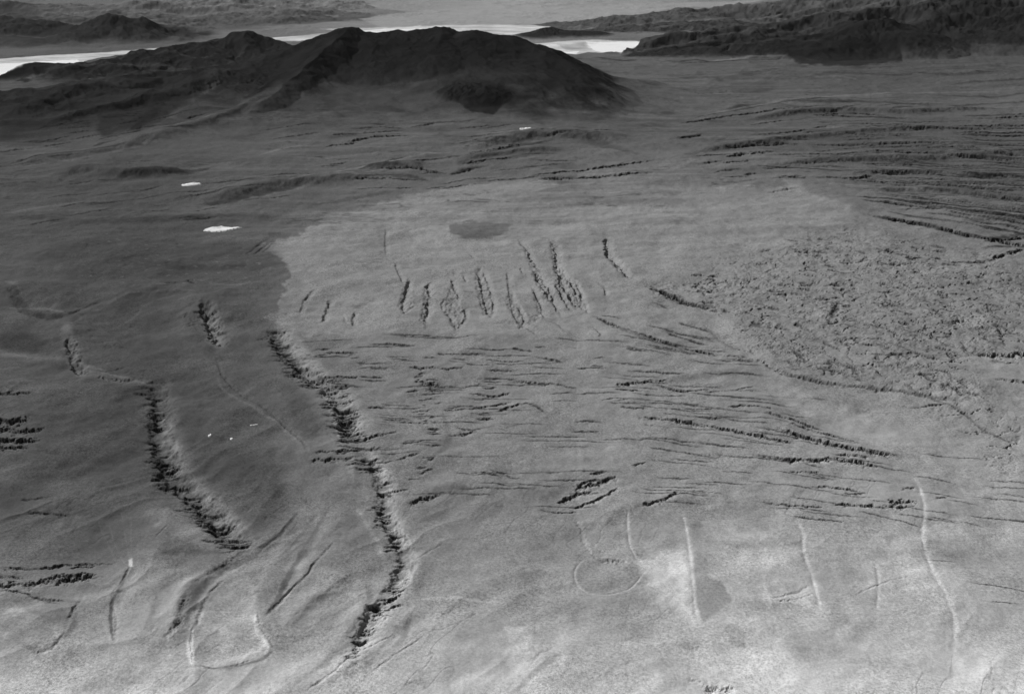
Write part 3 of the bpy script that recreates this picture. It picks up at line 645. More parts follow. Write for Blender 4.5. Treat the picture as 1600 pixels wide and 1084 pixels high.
def stroke(pts, hw, fac, soft=.6, seed=0.0, rag=1.0):
    """band of lighter or darker rock, and painted shade of folds and hills"""
    P3 = smooth_line(pts, 4); w = window(P3, hw * 3 + 5)
    x, y_ = X[w], Y[w]
    if x.size == 0: return
    m0 = PX[w].mean()
    r_ = hw * m0 * rag
    dist, side, tt, L, _z = line_dist(x + r_ * fbm(x / (m0 * 9), y_ / (m0 * 12), 4, .6, seed), y_ + r_ * 2 * fbm(x / (m0 * 9), y_ / (m0 * 12), 4, .6, seed + 5), to_plan(P3))
    e = np.clip(np.minimum(tt, L - tt) / (.3 * L), 0, 1)
    g = np.exp(-(dist / (hw * m0 * (.35 + .65 * e) * 1.7)) ** 4) * ss(0, .5, e) * np.clip(1 + .7 * fbm(x / (m0 * 22), y_ / (m0 * 40), 3, .6, seed + 9), 0, 1.3)
    T[w] = T[w] * (1 + (fac - 1) * g)
STK = [  # dark bands along the swells are their shadows painted in
 ([(300, 322), (350, 315), (420, 300), (470, 292)], 8, .72), ([(180, 285), (220, 275), (290, 270), (340, 262)], 7, .75), ([(560, 278), (600, 272), (650, 276), (670, 282)], 6, .72), ([(556, 264), (600, 258), (640, 262)], 4, .75),
 ([(720, 246), (770, 238), (830, 226), (870, 216)], 5, .72), ([(730, 262), (760, 254), (800, 248), (860, 238)], 6, .78), ([(870, 215), (920, 218), (960, 232), (1000, 240)], 9, .84), ([(700, 272), (730, 264), (765, 262)], 4, .75),
 ([(235, 213), (270, 210), (312, 206)], 3, .66), ([(235, 210), (300, 198), (370, 186)], 1.3, 1.3), ([(145, 232), (165, 226), (190, 224)], 4, .72), ([(0, 255), (80, 247), (160, 238), (210, 228)], 3, .76), ([(0, 262), (90, 254), (200, 236), (260, 214)], 3, 1.14),
 ([(330, 322), (450, 298), (540, 274), (640, 256)], 3, 1.15), ([(420, 298), (520, 270), (640, 246), (720, 236)], 2.5, 1.2), ([(740, 226), (820, 210), (880, 206), (960, 206)], 3, 1.15), ([(0, 330), (110, 318), (180, 316)], 3, 1.15),
 ([(400, 242), (440, 232), (500, 228)], 2.5, 1.16), ([(380, 172), (410, 164), (440, 150)], 6, .7), ([(150, 215), (200, 195), (235, 175), (250, 160)], 5, 1.25), ([(200, 212), (236, 192), (256, 168)], 6, .7), ([(250, 200), (310, 170), (380, 135), (450, 100)], 5, 1.18),
 ([(0, 170), (40, 166), (90, 160)], 6, .7), ([(0, 200), (60, 190), (110, 184), (150, 186)], 7, .7), ([(20, 128), (40, 126), (42, 130)], 4, .6), ([(30, 140), (90, 136), (140, 130)], 3, 1.2),
 ([(0, 330), (130, 345), (300, 340), (420, 330)], 10, .86), ([(480, 318), (560, 306), (620, 296)], 5, .85), ([(150, 400), (250, 415), (400, 420)], 12, .88),
 ([(1055, 218), (1080, 213), (1100, 208)], 4, .7), ([(1130, 172), (1160, 166), (1200, 162), (1260, 170)], 4, .84), ([(1060, 188), (1150, 172), (1250, 158), (1330, 152)], 1.2, .7), ([(1070, 186), (1160, 168), (1300, 150), (1450, 144), (1620, 140)], 2.5, 1.18),
 ([(1240, 160), (1340, 158), (1420, 162), (1480, 160)], 5, .8), ([(1290, 180), (1350, 182), (1420, 184)], 4, .68), ([(1260, 172), (1400, 172), (1620, 166)], 2, 1.2), ([(1180, 208), (1300, 198), (1400, 200), (1620, 206)], 2.5, 1.16),
 ([(1440, 146), (1540, 150), (1620, 144)], 4, .78), ([(1480, 132), (1560, 128), (1620, 126)], 4, .8), ([(1470, 165), (1540, 162), (1620, 158)], 3.5, .76), ([(1500, 182), (1620, 180)], 3, .7), ([(1240, 125), (1300, 116), (1400, 118), (1440, 112)], 6, .84),
 ([(1060, 98), (1090, 94), (1110, 98)], 4, .7), ([(930, 90), (970, 95), (1000, 93)], 6, .75), ([(1240, 122), (1300, 120), (1350, 126)], 5, 1.15), ([(1400, 112), (1500, 118), (1560, 110)], 6, .82),
 ([(20, 450), (35, 480), (60, 492), (100, 498), (130, 480)], 5, .8), ([(250, 455), (290, 446), (310, 452)], 3, .8), ([(240, 452), (280, 448), (300, 448)], 1.6, 1.25), ([(0, 480), (60, 482), (110, 496)], 2, 1.2),
 ([(165, 520), (200, 500), (240, 470), (300, 462)], 2, 1.12), ([(110, 520), (140, 490), (200, 465), (280, 458), (330, 470)], 2.5, 1.12), ([(250, 470), (320, 468), (400, 440)], 1.6, 1.12),
 ([(1350, 338), (1420, 350), (1490, 366), (1600, 380)], 5, .6), ([(1380, 330), (1440, 344), (1500, 352)], 4, .66), ([(1540, 376), (1580, 368), (1620, 362)], 5, .62), ([(1530, 388), (1620, 384)], 3, .6),
 ([(1130, 556), (1080, 545), (1010, 530), (950, 505)], 4, .84), ([(1030, 460), (1080, 472), (1130, 478)], 4, .8), ([(980, 600), (1060, 590), (1140, 580), (1170, 575)], 6, .88), ([(1120, 585), (1160, 584)], 4, .8),
]
STK += [([(20, 128), (100, 118), (200, 112), (300, 116)], 5, 1.5), ([(100, 122), (180, 112), (250, 120)], 2, .6), ([(40, 150), (140, 146), (240, 140), (320, 128)], 4, 1.3), ([(100, 178), (180, 160), (280, 140)], 3, 1.35),
 ([(160, 110), (250, 104), (330, 110)], 3, 1.4), ([(1100, 96), (1200, 90), (1290, 98)], 2.5, 1.4), ([(1060, 100), (1160, 94), (1240, 92)], 2, .6), ([(1150, 84), (1240, 82), (1330, 90)], 2, 1.4),
 ([(1100, 76), (1250, 66), (1400, 62)], 1.6, 1.35), ([(1040, 70), (1180, 62), (1300, 58)], 1.4, .65), ([(1000, 60), (1150, 50), (1300, 46)], 1.4, 1.3), ([(1300, 40), (1420, 44), (1560, 40)], 3, 1.4), ([(1480, 50), (1560, 30), (1600, 20)], 2, 1.5),
 ([(100, 40), (220, 44), (330, 40)], 1.5, 1.3), ([(60, 30), (160, 28), (260, 32)], 1.2, 1.25), ([(0, 60), (80, 64), (140, 66)], 2.5, 1.3), ([(200, 24), (330, 22), (470, 16)], 1.2, 1.25), ([(0, 14), (120, 16), (260, 12)], 1.4, .75), ([(420, 8), (520, 2), (620, -6)], 1.2, 1.2)]
STK += [([(385, 866), (335, 895), (308, 925), (292, 960), (270, 1002)], 8, .72), ([(396, 870), (348, 905), (320, 940), (302, 985)], 3, 1.16), ([(205, 885), (190, 920), (175, 950), (174, 985), (180, 1012)], 1.6, .66), ([(212, 885), (198, 925), (184, 955), (184, 990)], 5, 1.1),
 ([(225, 870), (224, 930), (205, 985)], 6, .88), ([(250, 930), (232, 985), (214, 1002)], 3, .86), ([(520, 790), (490, 840), (455, 895), (425, 950), (405, 975)], 3, .74), ([(530, 800), (500, 850), (465, 900), (432, 955)], 4, 1.12),
 ([(408, 990), (424, 1012), (404, 1036), (345, 1046), (304, 1040)], 2, .74), ([(396, 962), (402, 990), (418, 1010), (412, 1030)], 4, 1.18), ([(300, 985), (297, 1020), (303, 1046)], 3, 1.22), ([(560, 990), (510, 1036), (450, 1078)], 4, .86), ([(645, 955), (622, 1008), (556, 1054)], 3.5, .84),
 ([(440, 985), (505, 945), (570, 905)], 2, .88), ([(430, 1002), (520, 962), (580, 935)], 2, .87), ([(420, 1008), (520, 980), (560, 970)], 1.6, .88), ([(620, 943), (700, 938), (800, 943)], 2.4, 1.1), ([(390, 862), (430, 842), (452, 820), (468, 798)], 2.4, .7), ([(392, 866), (440, 852), (510, 806)], 3, 1.1),
 ([(430, 880), (470, 840), (500, 800)], 2, .88), ([(500, 596), (520, 640), (532, 692)], 3.5, 1.24), ([(450, 600), (475, 650), (490, 700)], 12, .84), ([(545, 730), (562, 770), (575, 830)], 7, 1.12), ([(20, 1000), (60, 1018), (110, 990), (120, 950)], 3, .84), ([(640, 790), (690, 770), (740, 772)], 7, .84),
 ([(100, 690), (180, 650), (235, 640)], 16, .88), ([(60, 800), (110, 790), (160, 800)], 12, .84), ([(100, 830), (110, 800), (105, 780)], 5, .8), ([(300, 720), (380, 740), (440, 780)], 22, .9), ([(230, 790), (290, 830), (330, 860)], 14, 1.16), ([(20, 940), (60, 950), (0, 960)], 9, 1.18),
 ([(480, 790), (490, 830), (450, 900)], 12, 1.12), ([(690, 640), (700, 700), (650, 740)], 3, .9), ([(760, 1000), (720, 1040), (690, 1084)], 5, .9), ([(880, 1020), (840, 1050), (800, 1084)], 3, .86), ([(1000, 1030), (940, 1060), (900, 1090)], 3, .92), ([(560, 880), (640, 860), (700, 850)], 3, .9),
 ([(240, 870), (300, 862), (360, 868)], 5, .88), ([(520, 840), (560, 850), (590, 900)], 12, .86), ([(130, 580), (200, 594), (240, 606)], 2, 1.3), ([(0, 552), (70, 562), (120, 566), (180, 588)], 2.5, 1.2), ([(0, 440), (20, 446), (34, 470)], 4, 1.15), ([(300, 440), (350, 450), (420, 440)], 3, 1.12)]
for i, (p, hw, f) in enumerate(STK): stroke(p, hw, f, seed=700 + i * 1.7)
r = np.random.default_rng(5)
for i in range(120):
    u = 1640 - abs(r.normal(0, 130)); v = r.uniform(190, 375)
    if v < 200 + (1600 - u) * .1 or v > 375 - (1600 - u) * .25: continue
    L = r.uniform(50, 220); sl = .02 + (v - 220) * .0009
    stroke([(u - L / 2, v - sl * L / 2), (u, v + r.normal(0, 1)), (u + L / 2, v + sl * L / 2)], r.uniform(.8, 2.2), r.choice([.5, .6, .7, 1.15]), seed=i * 2.2)
# pale scarps on the left
for q, t_ in [([(0, 548), (60, 556), (120, 562), (115, 570), (60, 565), (0, 558)], 112), ([(98, 512), (112, 508), (122, 560), (140, 585), (240, 600), (236, 608), (120, 590), (100, 550)], 112),
              ([(315, 500), (340, 498), (352, 540), (340, 548), (322, 530)], 122), ([(430, 500), (452, 500), (520, 600), (540, 640), (520, 640), (470, 580)], 128),
              ([(1120, 480), (1140, 500), (1200, 545), (1240, 600), (1300, 640), (1420, 690), (1400, 700), (1300, 670), (1210, 620), (1180, 565), (1110, 510)], 140),
              ([(1230, 630), (1310, 625), (1370, 650), (1430, 690), (1380, 695), (1310, 670)], 150), ([(1440, 710), (1465, 715), (1460, 728), (1440, 724)], 158),
              ([(1540, 560), (1620, 556), (1620, 600), (1540, 596)], 140), ([(1500, 490), (1540, 496), (1530, 520), (1490, 512)], 136),
              ([(190, 640 - 262), (200, 380), (190, 385)], 90)]:
    paint(q, t_, 6, 7, .04, .7, t_)
for q, t_, k, so in [([(305, 1040), (300, 1000), (318, 950), (350, 915), (392, 900), (402, 950), (402, 985), (420, 1010), (404, 1034), (345, 1044)], 164, .6, 5),
                     ([(182, 1008), (180, 950), (205, 890), (240, 880), (300, 890), (296, 930), (272, 975), (240, 1010)], 150, .55, 8), ([(420, 985), (520, 880), (600, 840), (600, 930), (540, 990), (450, 1060)], 150, .45, 12),
                     ([(0, 760), (90, 740), (230, 780), (200, 870), (100, 880), (0, 880)], 90, .5, 18), ([(280, 680), (420, 690), (450, 780), (400, 840), (340, 780)], 84, .5, 12), ([(110, 600), (230, 610), (235, 740), (120, 760), (60, 700)], 78, .5, 18), ([(450, 740), (560, 740), (585, 840), (540, 900), (470, 880)], 112, .5, 14)]:
    paint(q, t_, so, 8, .03, k, t_)
# bright sand bottom right
for q, t_, k, so in [([(1000, 880), (1040, 862), (1076, 868), (1082, 920), (1088, 975), (1050, 950), (1020, 925)], 196, .85, 9),
                 ([(1150, 868), (1230, 862), (1262, 900), (1276, 950), (1200, 955), (1130, 940), (1110, 900)], 184, .75, 14),
                 ([(1350, 878), (1420, 870), (1455, 900), (1440, 925), (1375, 925), (1355, 920)], 186, .7, 16),
                 ([(1080, 1010), (1140, 990), (1220, 1030), (1290, 1060), (1280, 1100), (1060, 1100), (1060, 1040)], 200, .7, 12),
                 ([(790, 982), (822, 980), (830, 1004), (822, 1050), (796, 1056), (788, 1030), (794, 1005)], 186, .75, 3),
                 ([(895, 870), (905, 905), (850, 940), (835, 910), (850, 880)], 158, .6, 10), ([(1100, 815), (1125, 812), (1150, 830), (1120, 840), (1102, 832)], 160, .6, 4),
                 ([(1250, 980), (1330, 985), (1340, 1010), (1260, 1005)], 184, .6, 10), ([(960, 1005), (1010, 1000), (1020, 1012), (975, 1018)], 188, .6, 7),
                 ([(330, 960), (400, 940), (390, 1030), (310, 1030)], 162, .6, 14), ([(520, 1020), (640, 990), (600, 1070), (480, 1084)], 172, .6, 14), ([(1000, 1065), (1060, 1050), (1070, 1100), (1000, 1100)], 200, .6, 12),
                 ([(700, 1020), (740, 1010), (760, 1080), (700, 1080)], 176, .4, 12)]:
    paint(q, t_, so * 1.4, 6 + so * 1.2, .03, k, t_)
for q, t_, k, so in [([(898, 888), (916, 868), (985, 880), (1000, 892), (985, 912), (950, 926), (915, 930), (898, 912)], 134, .85, 2.5),
                 ([(1088, 862), (1106, 880), (1106, 906), (1130, 915), (1144, 940), (1120, 960), (1098, 975), (1086, 940), (1080, 890)], 136, .85, 2.5),
                 ([(1130, 975), (1160, 985), (1166, 1015), (1140, 1010)], 150, .7, 3), ([(1220, 1000), (1300, 990), (1310, 1030), (1260, 1040)], 154, .7, 6),
                 ([(1160, 945), (1200, 940), (1206, 960), (1170, 965)], 150, .6, 6), ([(1300, 1020), (1360, 1020), (1370, 1040), (1310, 1040)], 158, .5, 6), ([(1140, 790), (1210, 785), (1200, 835), (1150, 830)], 128, .6, 8), ([(1130, 846), (1260, 850), (1270, 862), (1140, 858)], 134, .6, 5),
                 ([(820, 860), (850, 860), (836, 920), (815, 960), (790, 940)], 132, .5, 10), ([(650, 780), (740, 770), (760, 800), (700, 870), (655, 860)], 116, .5, 14), ([(1060, 785), (1100, 790), (1110, 800), (1060, 796)], 122, .5, 4),
                 ([(20, 940), (90, 925), (128, 945), (105, 985), (60, 970)], 112, .6, 4), ([(280, 930), (310, 900), (330, 900), (300, 950), (292, 985), (278, 985)], 112, .7, 5),
                 ([(530, 830), (560, 820), (600, 900), (560, 930), (520, 900)], 120, .4, 12), ([(1450, 860), (1560, 850), (1600, 900), (1500, 900)], 138, .5, 14), ([(1060, 1000), (1085, 1010), (1080, 1020), (1050, 1012)], 158, .6, 3)]:
    paint(q, t_, so, 8, .04, k, t_)

for q, t_, k, so in [([(430, 165), (560, 150), (700, 146), (820, 146), (850, 160), (740, 176), (600, 182), (480, 180)], 66, .4, 16), ([(-60, 165), (120, 158), (260, 150), (280, 170), (200, 195), (60, 222), (-60, 225)], 46, .55, 10),
                 ([(540, 128), (700, 118), (850, 120), (880, 128), (840, 142), (790, 150), (700, 148), (560, 148), (490, 144)], 32, .7, 8),
                 ([(150, 200), (230, 165), (300, 140), (340, 140), (300, 175), (230, 205), (160, 215)], 40, .7, 6),  # shadowed valley left of the dark hill, painted into the tone
                 ([(0, 165), (120, 150), (220, 142), (280, 150), (200, 180), (80, 205), (0, 220)], 44, .6, 8),
                 ([(1230, 92), (1290, 84), (1400, 86), (1408, 96), (1340, 104), (1250, 100)], 30, .7, 2)]:
    paint(q, t_, so, 8, .04, k, t_)

# far plain and lake shores
paint([(690, 42), (600, 44), (560, 30), (640, 20), (760, 8), (900, 12), (1000, 6), (1200, 0), (1120, 12), (1060, 12), (1000, 24), (880, 36)], 150, 1.2, 1.5, .05, .8)
ID[(ID == 0) & (Y > 250)] = I_PLAIN

# generic mottling and drainage grain
mott = fbm(X / 3.1, Y / 3.1, 5, .6, 70) * .05 + fbm(X / .5, Y / .7, 4, .65, 72) * .02 + fbm(X / 9, Y / 2.0 + X / 40, 4, .6, 73) * .07
T *= 1 + mott
sp = ridged(X / 2.2 + Y / 9, Y / 6.5, 4, .6, 75)
T *= 1 + .10 * np.clip(sp - .72, 0, 1) * 3 * ss(.0, .5, fbm(X / 14, Y / 14, 2, .5, 76))
# thin banding of the upper plateau and hill feet
up = ss(430, 330, V) * ss(60, 120, V) * ss(.0, .3, fbm(X / 30, Y / 22, 2, .5, 111) + .2)
bd = fbm(X / 22 + Y / 60, Y / 2.6 - X / 40, 5, .6, 113)
T *= 1 + .26 * up * bd
bl = (1 - ss(.004, .03, np.abs(fbm(X / 17 + Y / 50, Y / 3.6 - X / 60, 4, .55, 115)))) * up * ss(-.1, .3, fbm(X / 12, Y / 12, 3, .5, 116))
T *= 1 - .3 * bl
hl = ss(0, 1, np.isin(ID, [I_DARK, I_LEFT, I_RIDGE, I_RIGHT, I_RFLOW, I_PEAK, I_FAR]).astype(float))
T *= 1 + hl * (.30 * fbm(X / 5, Y / 7, 5, .62, 118) + .22 * fbm(X / 16, Y / 9, 4, .55, 119))
# pale flats tail off into the ground in patches
del up, bd, bl, hl
# fine wash lines, drawn out along the beds in the middle, down the slope near the camera
ln_ = fbm(X / 4.2 - Y / 12, Y / 1.7, 3, .55, 101); lm_ = ss(-.05, .35, fbm(X / 8, Y / 8, 3, .5, 103))
wl = (1 - ss(.004, .028, np.abs(ln_))) * lm_ * ss(330, 420, V) * ss(860, 700, V)
ln_ = fbm((X * .85 - Y * .5) / 1.7, (X * .5 + Y * .85) / 5.5, 3, .55, 105); lm_ = ss(-.05, .35, fbm(X / 8, Y / 8, 3, .5, 107))
wl = np.maximum(wl, (1 - ss(.004, .03, np.abs(ln_))) * lm_ * ss(640, 800, V) * .7)
Z -= .018 * wl
T *= (1 - .15 * wl) * np.interp(V, [250, 400, 900, 1084], [1, 1.06, 1.04, 1.04])
del ln_, lm_, wl
dk_ = ss(470, 380, U) * ss(400, 480, V) * ss(880, 780, V)
T *= 1 - dk_ * (.07 - .16 * fbm(X / 4, Y / 5, 4, .6, 131))
T *= 1 + ss(700, 820, V) * .10 * fbm(X / 3.2, Y / 4.0, 3, .5, 133)
# small pale flecks in the dark ground on the left
w, m = poly_mask([(150, 362), (330, 368), (420, 400), (440, 425), (330, 450), (120, 460), (120, 400)], 16, 10, .02, 5)
fl = ss(.34, .5, fbm(X[w] / .9 + .4 * Y[w], Y[w] / .75, 3, .6, 90))
T[w] = T[w] * (1 + .28 * fl * m)

# ------------------------------------------------------------------ pale dry stream beds
TRACKS = [
 ([(1425, 738), (1436, 765), (1443, 800), (1442, 835), (1448, 870), (1460, 905), (1480, 938), (1492, 970), (1491, 1000), (1488, 1035)], 3.8, 206, 'long winding'),
 ([(1066, 800), (1074, 835), (1078, 880), (1084, 930), (1090, 965), (1096, 985)], 3.2, 204, 'straight'),
 ([(1243, 812), (1253, 835), (1254, 870), (1268, 900), (1278, 930), (1284, 965)], 3.2, 204, 'bent'),
 ([(982, 800), (980, 830), (984, 858), (996, 876), (1010, 886)], 2.6, 184, 'short'),
 ([(916, 868), (900, 890), (902, 915), (918, 930), (950, 932), (980, 922), (1000, 905), (1010, 890)], 2.0, 180, 'curved'),
 ([(1368, 880), (1372, 910), (1368, 955)], 3.0, 182, 'faint'),
]
for i, (p, hw, tone, _) in enumerate(TRACKS):
    P3 = smooth_line([(a + 1.5 * math.sin(b * .05 + i), b) for a, b in p], 5); w = window(P3, 14)
    x, y_ = X[w], Y[w]; m0 = PX[w].mean()
    dist, side, tt, L, _z = line_dist(x + .9 * m0 * fbm(x / .5, y_ / .5, 3, .6, i), y_, to_plan(P3))
    g = np.exp(-(dist / (hw * m0 * (1 + .6 * pn(tt / (m0 * 26), i + 0 * tt)))) ** 2) * (.75 + .6 * fbm(x / .8, y_ / .8, 2, .5, i + 5)) * np.clip(np.minimum(tt, L - tt) / (.1 * L), 0, 1)
    T[w] = T[w] * (1 - g * .8) + tone * g * .8
    Z[w] -= g * m0 * 1.2
    ID[w] = np.where((dist < hw * m0 * 1.0) & (tt > .02 * L) & (tt < .98 * L), I_TRACK + i, ID[w])
# threads of pale gravel, lower left
for i, p in enumerate([[(152, 812), (170, 850), (182, 880)], [(190, 800), (196, 840), (204, 880)], [(205, 810), (205, 850), (206, 885)], [(168, 800), (176, 840), (196, 884)], [(300, 985), (302, 960), (300, 1000), (300, 1040)],
                       [(400, 965), (400, 990), (425, 1015)], [(340, 590), (350, 610), (400, 640), (440, 668), (470, 700)], [(500, 610), (520, 660), (535, 700)], [(560, 800), (590, 850), (600, 880)]]):
    P3 = smooth_line(p, 4); w = window(P3, 10)
    x, y_ = X[w], Y[w]; m0 = PX[w].mean()
    dist, *_r = line_dist(x + 2 * m0 * fbm(x / .5, y_ / .5, 3, .6, i), y_, to_plan(P3))
    hw = [.8, .8, .8, .8, 2.2, 3, 3, 3, 4][i]
    g = np.exp(-(dist / (hw * m0)) ** 2) * (.3 if i < 4 else .5) * np.clip(.7 + fbm(x / .4, y_ / .4, 3, .6, i + 50), 0, 1.2)
    T[w] = T[w] * (1 - g) + (T[w] * 1.28 + 10) * g
w, m = poly_mask([(201, 876), (207, 874), (208, 890), (202, 889)], 1.5, 1, .1, 1); T[w] = T[w] * (1 - m) + 190 * m

# ------------------------------------------------------------------ lakes: flat salt sheets
def lake(pts, idn, tone, soft=.8, seed=0.0, lvl=0.0):
    w, m = poly_mask(pts, soft, 1.2, .06, seed)
    Z[w] = Z[w] * (1 - m) + lvl * m
    ID[w] = np.where(m > .5, idn, ID[w])
    T[w] = T[w] * (1 - m) + tone * m
lake([(-140, 100), (-60, 96), (0, 92), (80, 86), (150, 83), (216, 78.5), (300, 70), (410, 60), (510, 53), (600, 45), (690, 40), (766, 39), (834, 39.5), (862, 43), (846, 50), (820, 54), (700, 60), (560, 62), (410, 66), (300, 77), (216, 82), (150, 92), (128, 98), (100, 108), (60, 112), (0, 124), (-140, 130)], I_LAKE, 186, .6, 1)
paint([(-140, 110), (0, 100), (120, 94), (128, 99), (100, 108), (0, 124), (-140, 130)], 245, 1.0, 2, .06, .9)
paint([(500, 46), (690, 41), (690, 46), (560, 54)], 218, .8, 3, .06, .6)
lake([(828, 69), (867, 66), (925, 63), (1004, 65.5), (1000, 70), (986, 78), (972, 84), (940, 83), (918, 82), (901, 85.5), (878, 84.5), (850, 78)], I_LAGOON, 190, .6, 2)
paint([(915, 66), (960, 65), (1000, 67), (985, 78), (970, 83), (940, 82), (925, 76)], 246, 1.6, 4, .06, .95)
paint([(880, 82), (905, 80), (900, 85)], 240, .8, 1, .06, .8)
paint([(870, 70), (912, 68), (920, 76), (885, 79)], 150, 1.5, 2, .06, .7)

lk = (ID == I_LAKE) | (ID == I_LAGOON)
T[lk] *= (1 + .34 * fbm(X / 9 + Y / 40, Y / 4.5, 5, .62, 66))[lk]
# ------------------------------------------------------------------ build terrain objects
T = np.clip(T, 14, 252)
LIN = ((T / 255 + .055) / 1.055) ** 2.4
ALB = np.clip(LIN / K_LIT, .006, .9)
Z[(Y > 20)] += 0

def link(name, me):
    o = bpy.data.objects.new(name, me); scene.collection.objects.link(o); return o

def material(name, grain=.22, rough=.95, bump=.5):
    m = bpy.data.materials.new(name); m.use_nodes = True
    t = m.node_tree; n = t.nodes; l = t.links
    b = n["Principled BSDF"]
    b.inputs["Roughness"].default_value = rough
    b.inputs["Specular IOR Level"].default_value = 0
    a = n.new("ShaderNodeAttribute"); a.attribute_name = "tone_and_shade"
    g = n.new("ShaderNodeNewGeometry")
    n1 = n.new("ShaderNodeTexNoise"); n1.inputs["Scale"].default_value = 7; n1.inputs["Detail"].default_value = 3.6; n1.inputs["Roughness"].default_value = 1.0
    n2 = n.new("ShaderNodeTexNoise"); n2.inputs["Scale"].default_value = 1.7; n2.inputs["Detail"].default_value = 3; n2.inputs["Roughness"].default_value = .95
    l.new(g.outputs["Position"], n1.inputs["Vector"]); l.new(g.outputs["Position"], n2.inputs["Vector"])
    mr = n.new("ShaderNodeMapRange"); mr.inputs["From Min"].default_value = .42; mr.inputs["From Max"].default_value = .58; mr.clamp = False
    mr.inputs["To Min"].default_value = 1 - grain; mr.inputs["To Max"].default_value = 1 + grain
    l.new(n1.outputs["Fac"], mr.inputs["Value"])
    mr2 = n.new("ShaderNodeMapRange"); mr2.inputs["From Min"].default_value = .38; mr2.inputs["From Max"].default_value = .62
    mr2.inputs["To Min"].default_value = 1 - grain * .25; mr2.inputs["To Max"].default_value = 1 + grain * .25
    l.new(n2.outputs["Fac"], mr2.inputs["Value"])
    n3 = n.new("ShaderNodeTexNoise"); n3.inputs["Scale"].default_value = .22; n3.inputs["Detail"].default_value = 4; l.new(g.outputs["Position"], n3.inputs["Vector"])
    mr3 = n.new("ShaderNodeMapRange"); mr3.inputs["From Min"].default_value = .35; mr3.inputs["From Max"].default_value = .65; mr3.inputs["To Min"].default_value = .45; mr3.inputs["To Max"].default_value = 1.3; l.new(n3.outputs["Fac"], mr3.inputs["Value"])
    sb = n.new("ShaderNodeMath"); sb.operation = 'SUBTRACT'; l.new(mr.outputs[0], sb.inputs[0]); sb.inputs[1].default_value = 1
    ma = n.new("ShaderNodeMath"); ma.operation = 'MULTIPLY_ADD'; l.new(sb.outputs[0], ma.inputs[0]); l.new(mr3.outputs[0], ma.inputs[1]); ma.inputs[2].default_value = 1
    mr = ma
    mm = n.new("ShaderNodeMath"); mm.operation = 'MULTIPLY'; l.new(mr.outputs[0], mm.inputs[0]); l.new(mr2.outputs[0], mm.inputs[1])
    m3 = n.new("ShaderNodeMath"); m3.operation = 'MULTIPLY'; l.new(mm.outputs[0], m3.inputs[0]); l.new(a.outputs["Fac"], m3.inputs[1])
    cl = n.new("ShaderNodeClamp"); cl.inputs["Min"].default_value = .004; cl.inputs["Max"].default_value = .92; l.new(m3.outputs[0], cl.inputs["Value"])
    l.new(cl.outputs[0], b.inputs["Base Color"])
    if bump:
        bp = n.new("ShaderNodeBump"); bp.inputs["Strength"].default_value = bump; bp.inputs["Distance"].default_value = .06
        l.new(n1.outputs["Fac"], bp.inputs["Height"]); l.new(bp.outputs[0], b.inputs["Normal"])
    return m
M_ROCK = material("rock_and_sand")
M_SALT = material("salt_crust", .06, .8, .1)
M_SNOW = material("snow", .06, .7, .2)

# vertex normals of the whole sheet so that neighbouring objects shade seamlessly
def grid_normals():
    P = np.stack([X, Y, Z], -1)
    du = np.empty_like(P); dv = np.empty_like(P)
    du[:, 1:-1] = P[:, 2:] - P[:, :-2]; du[:, 0] = P[:, 1] - P[:, 0]; du[:, -1] = P[:, -1] - P[:, -2]
    dv[1:-1] = P[2:] - P[:-2]; dv[0] = P[1] - P[0]; dv[-1] = P[-1] - P[-2]
    n = np.cross(du, dv); n /= np.linalg.norm(n, axis=-1, keepdims=True)
    return n
NORM = grid_normals()
idx = np.arange(NR * NC).reshape(NR, NC)
quads = np.stack([idx[:-1, :-1], idx[:-1, 1:], idx[1:, 1:], idx[1:, :-1]], -1).reshape(-1, 4)
def majority_filter(A):
    B = A.copy()
    return B
FID = ID[:-1, :-1].reshape(-1)
CO = np.stack([X, Y, Z], -1).reshape(-1, 3).astype(np.float32)
NN = NORM.reshape(-1, 3).astype(np.float32)
AL = ALB.reshape(-1).astype(np.float32)

def mesh_from(name, q, co=CO, nn=NN, al=AL, mat=M_ROCK):
    used, inv = np.unique(q.reshape(-1), return_inverse=True)
    me = bpy.data.meshes.new(name)
    me.vertices.add(len(used)); me.vertices.foreach_set("co", co[used].ravel())
    nf = len(q)
    me.loops.add(nf * 4); me.loops.foreach_set("vertex_index", inv.astype(np.int32).ravel())
    me.polygons.add(nf)
    me.polygons.foreach_set("loop_start", np.arange(0, nf * 4, 4, dtype=np.int32))
    me.polygons.foreach_set("use_smooth", np.ones(nf, bool))
    me.update(calc_edges=True)
    at = me.attributes.new("tone_and_shade", 'FLOAT', 'POINT'); at.data.foreach_set("value", al[used])
    if nn is not None: me.normals_split_custom_set_from_vertices(nn[used])
    me.materials.append(mat)
    return link(name, me)

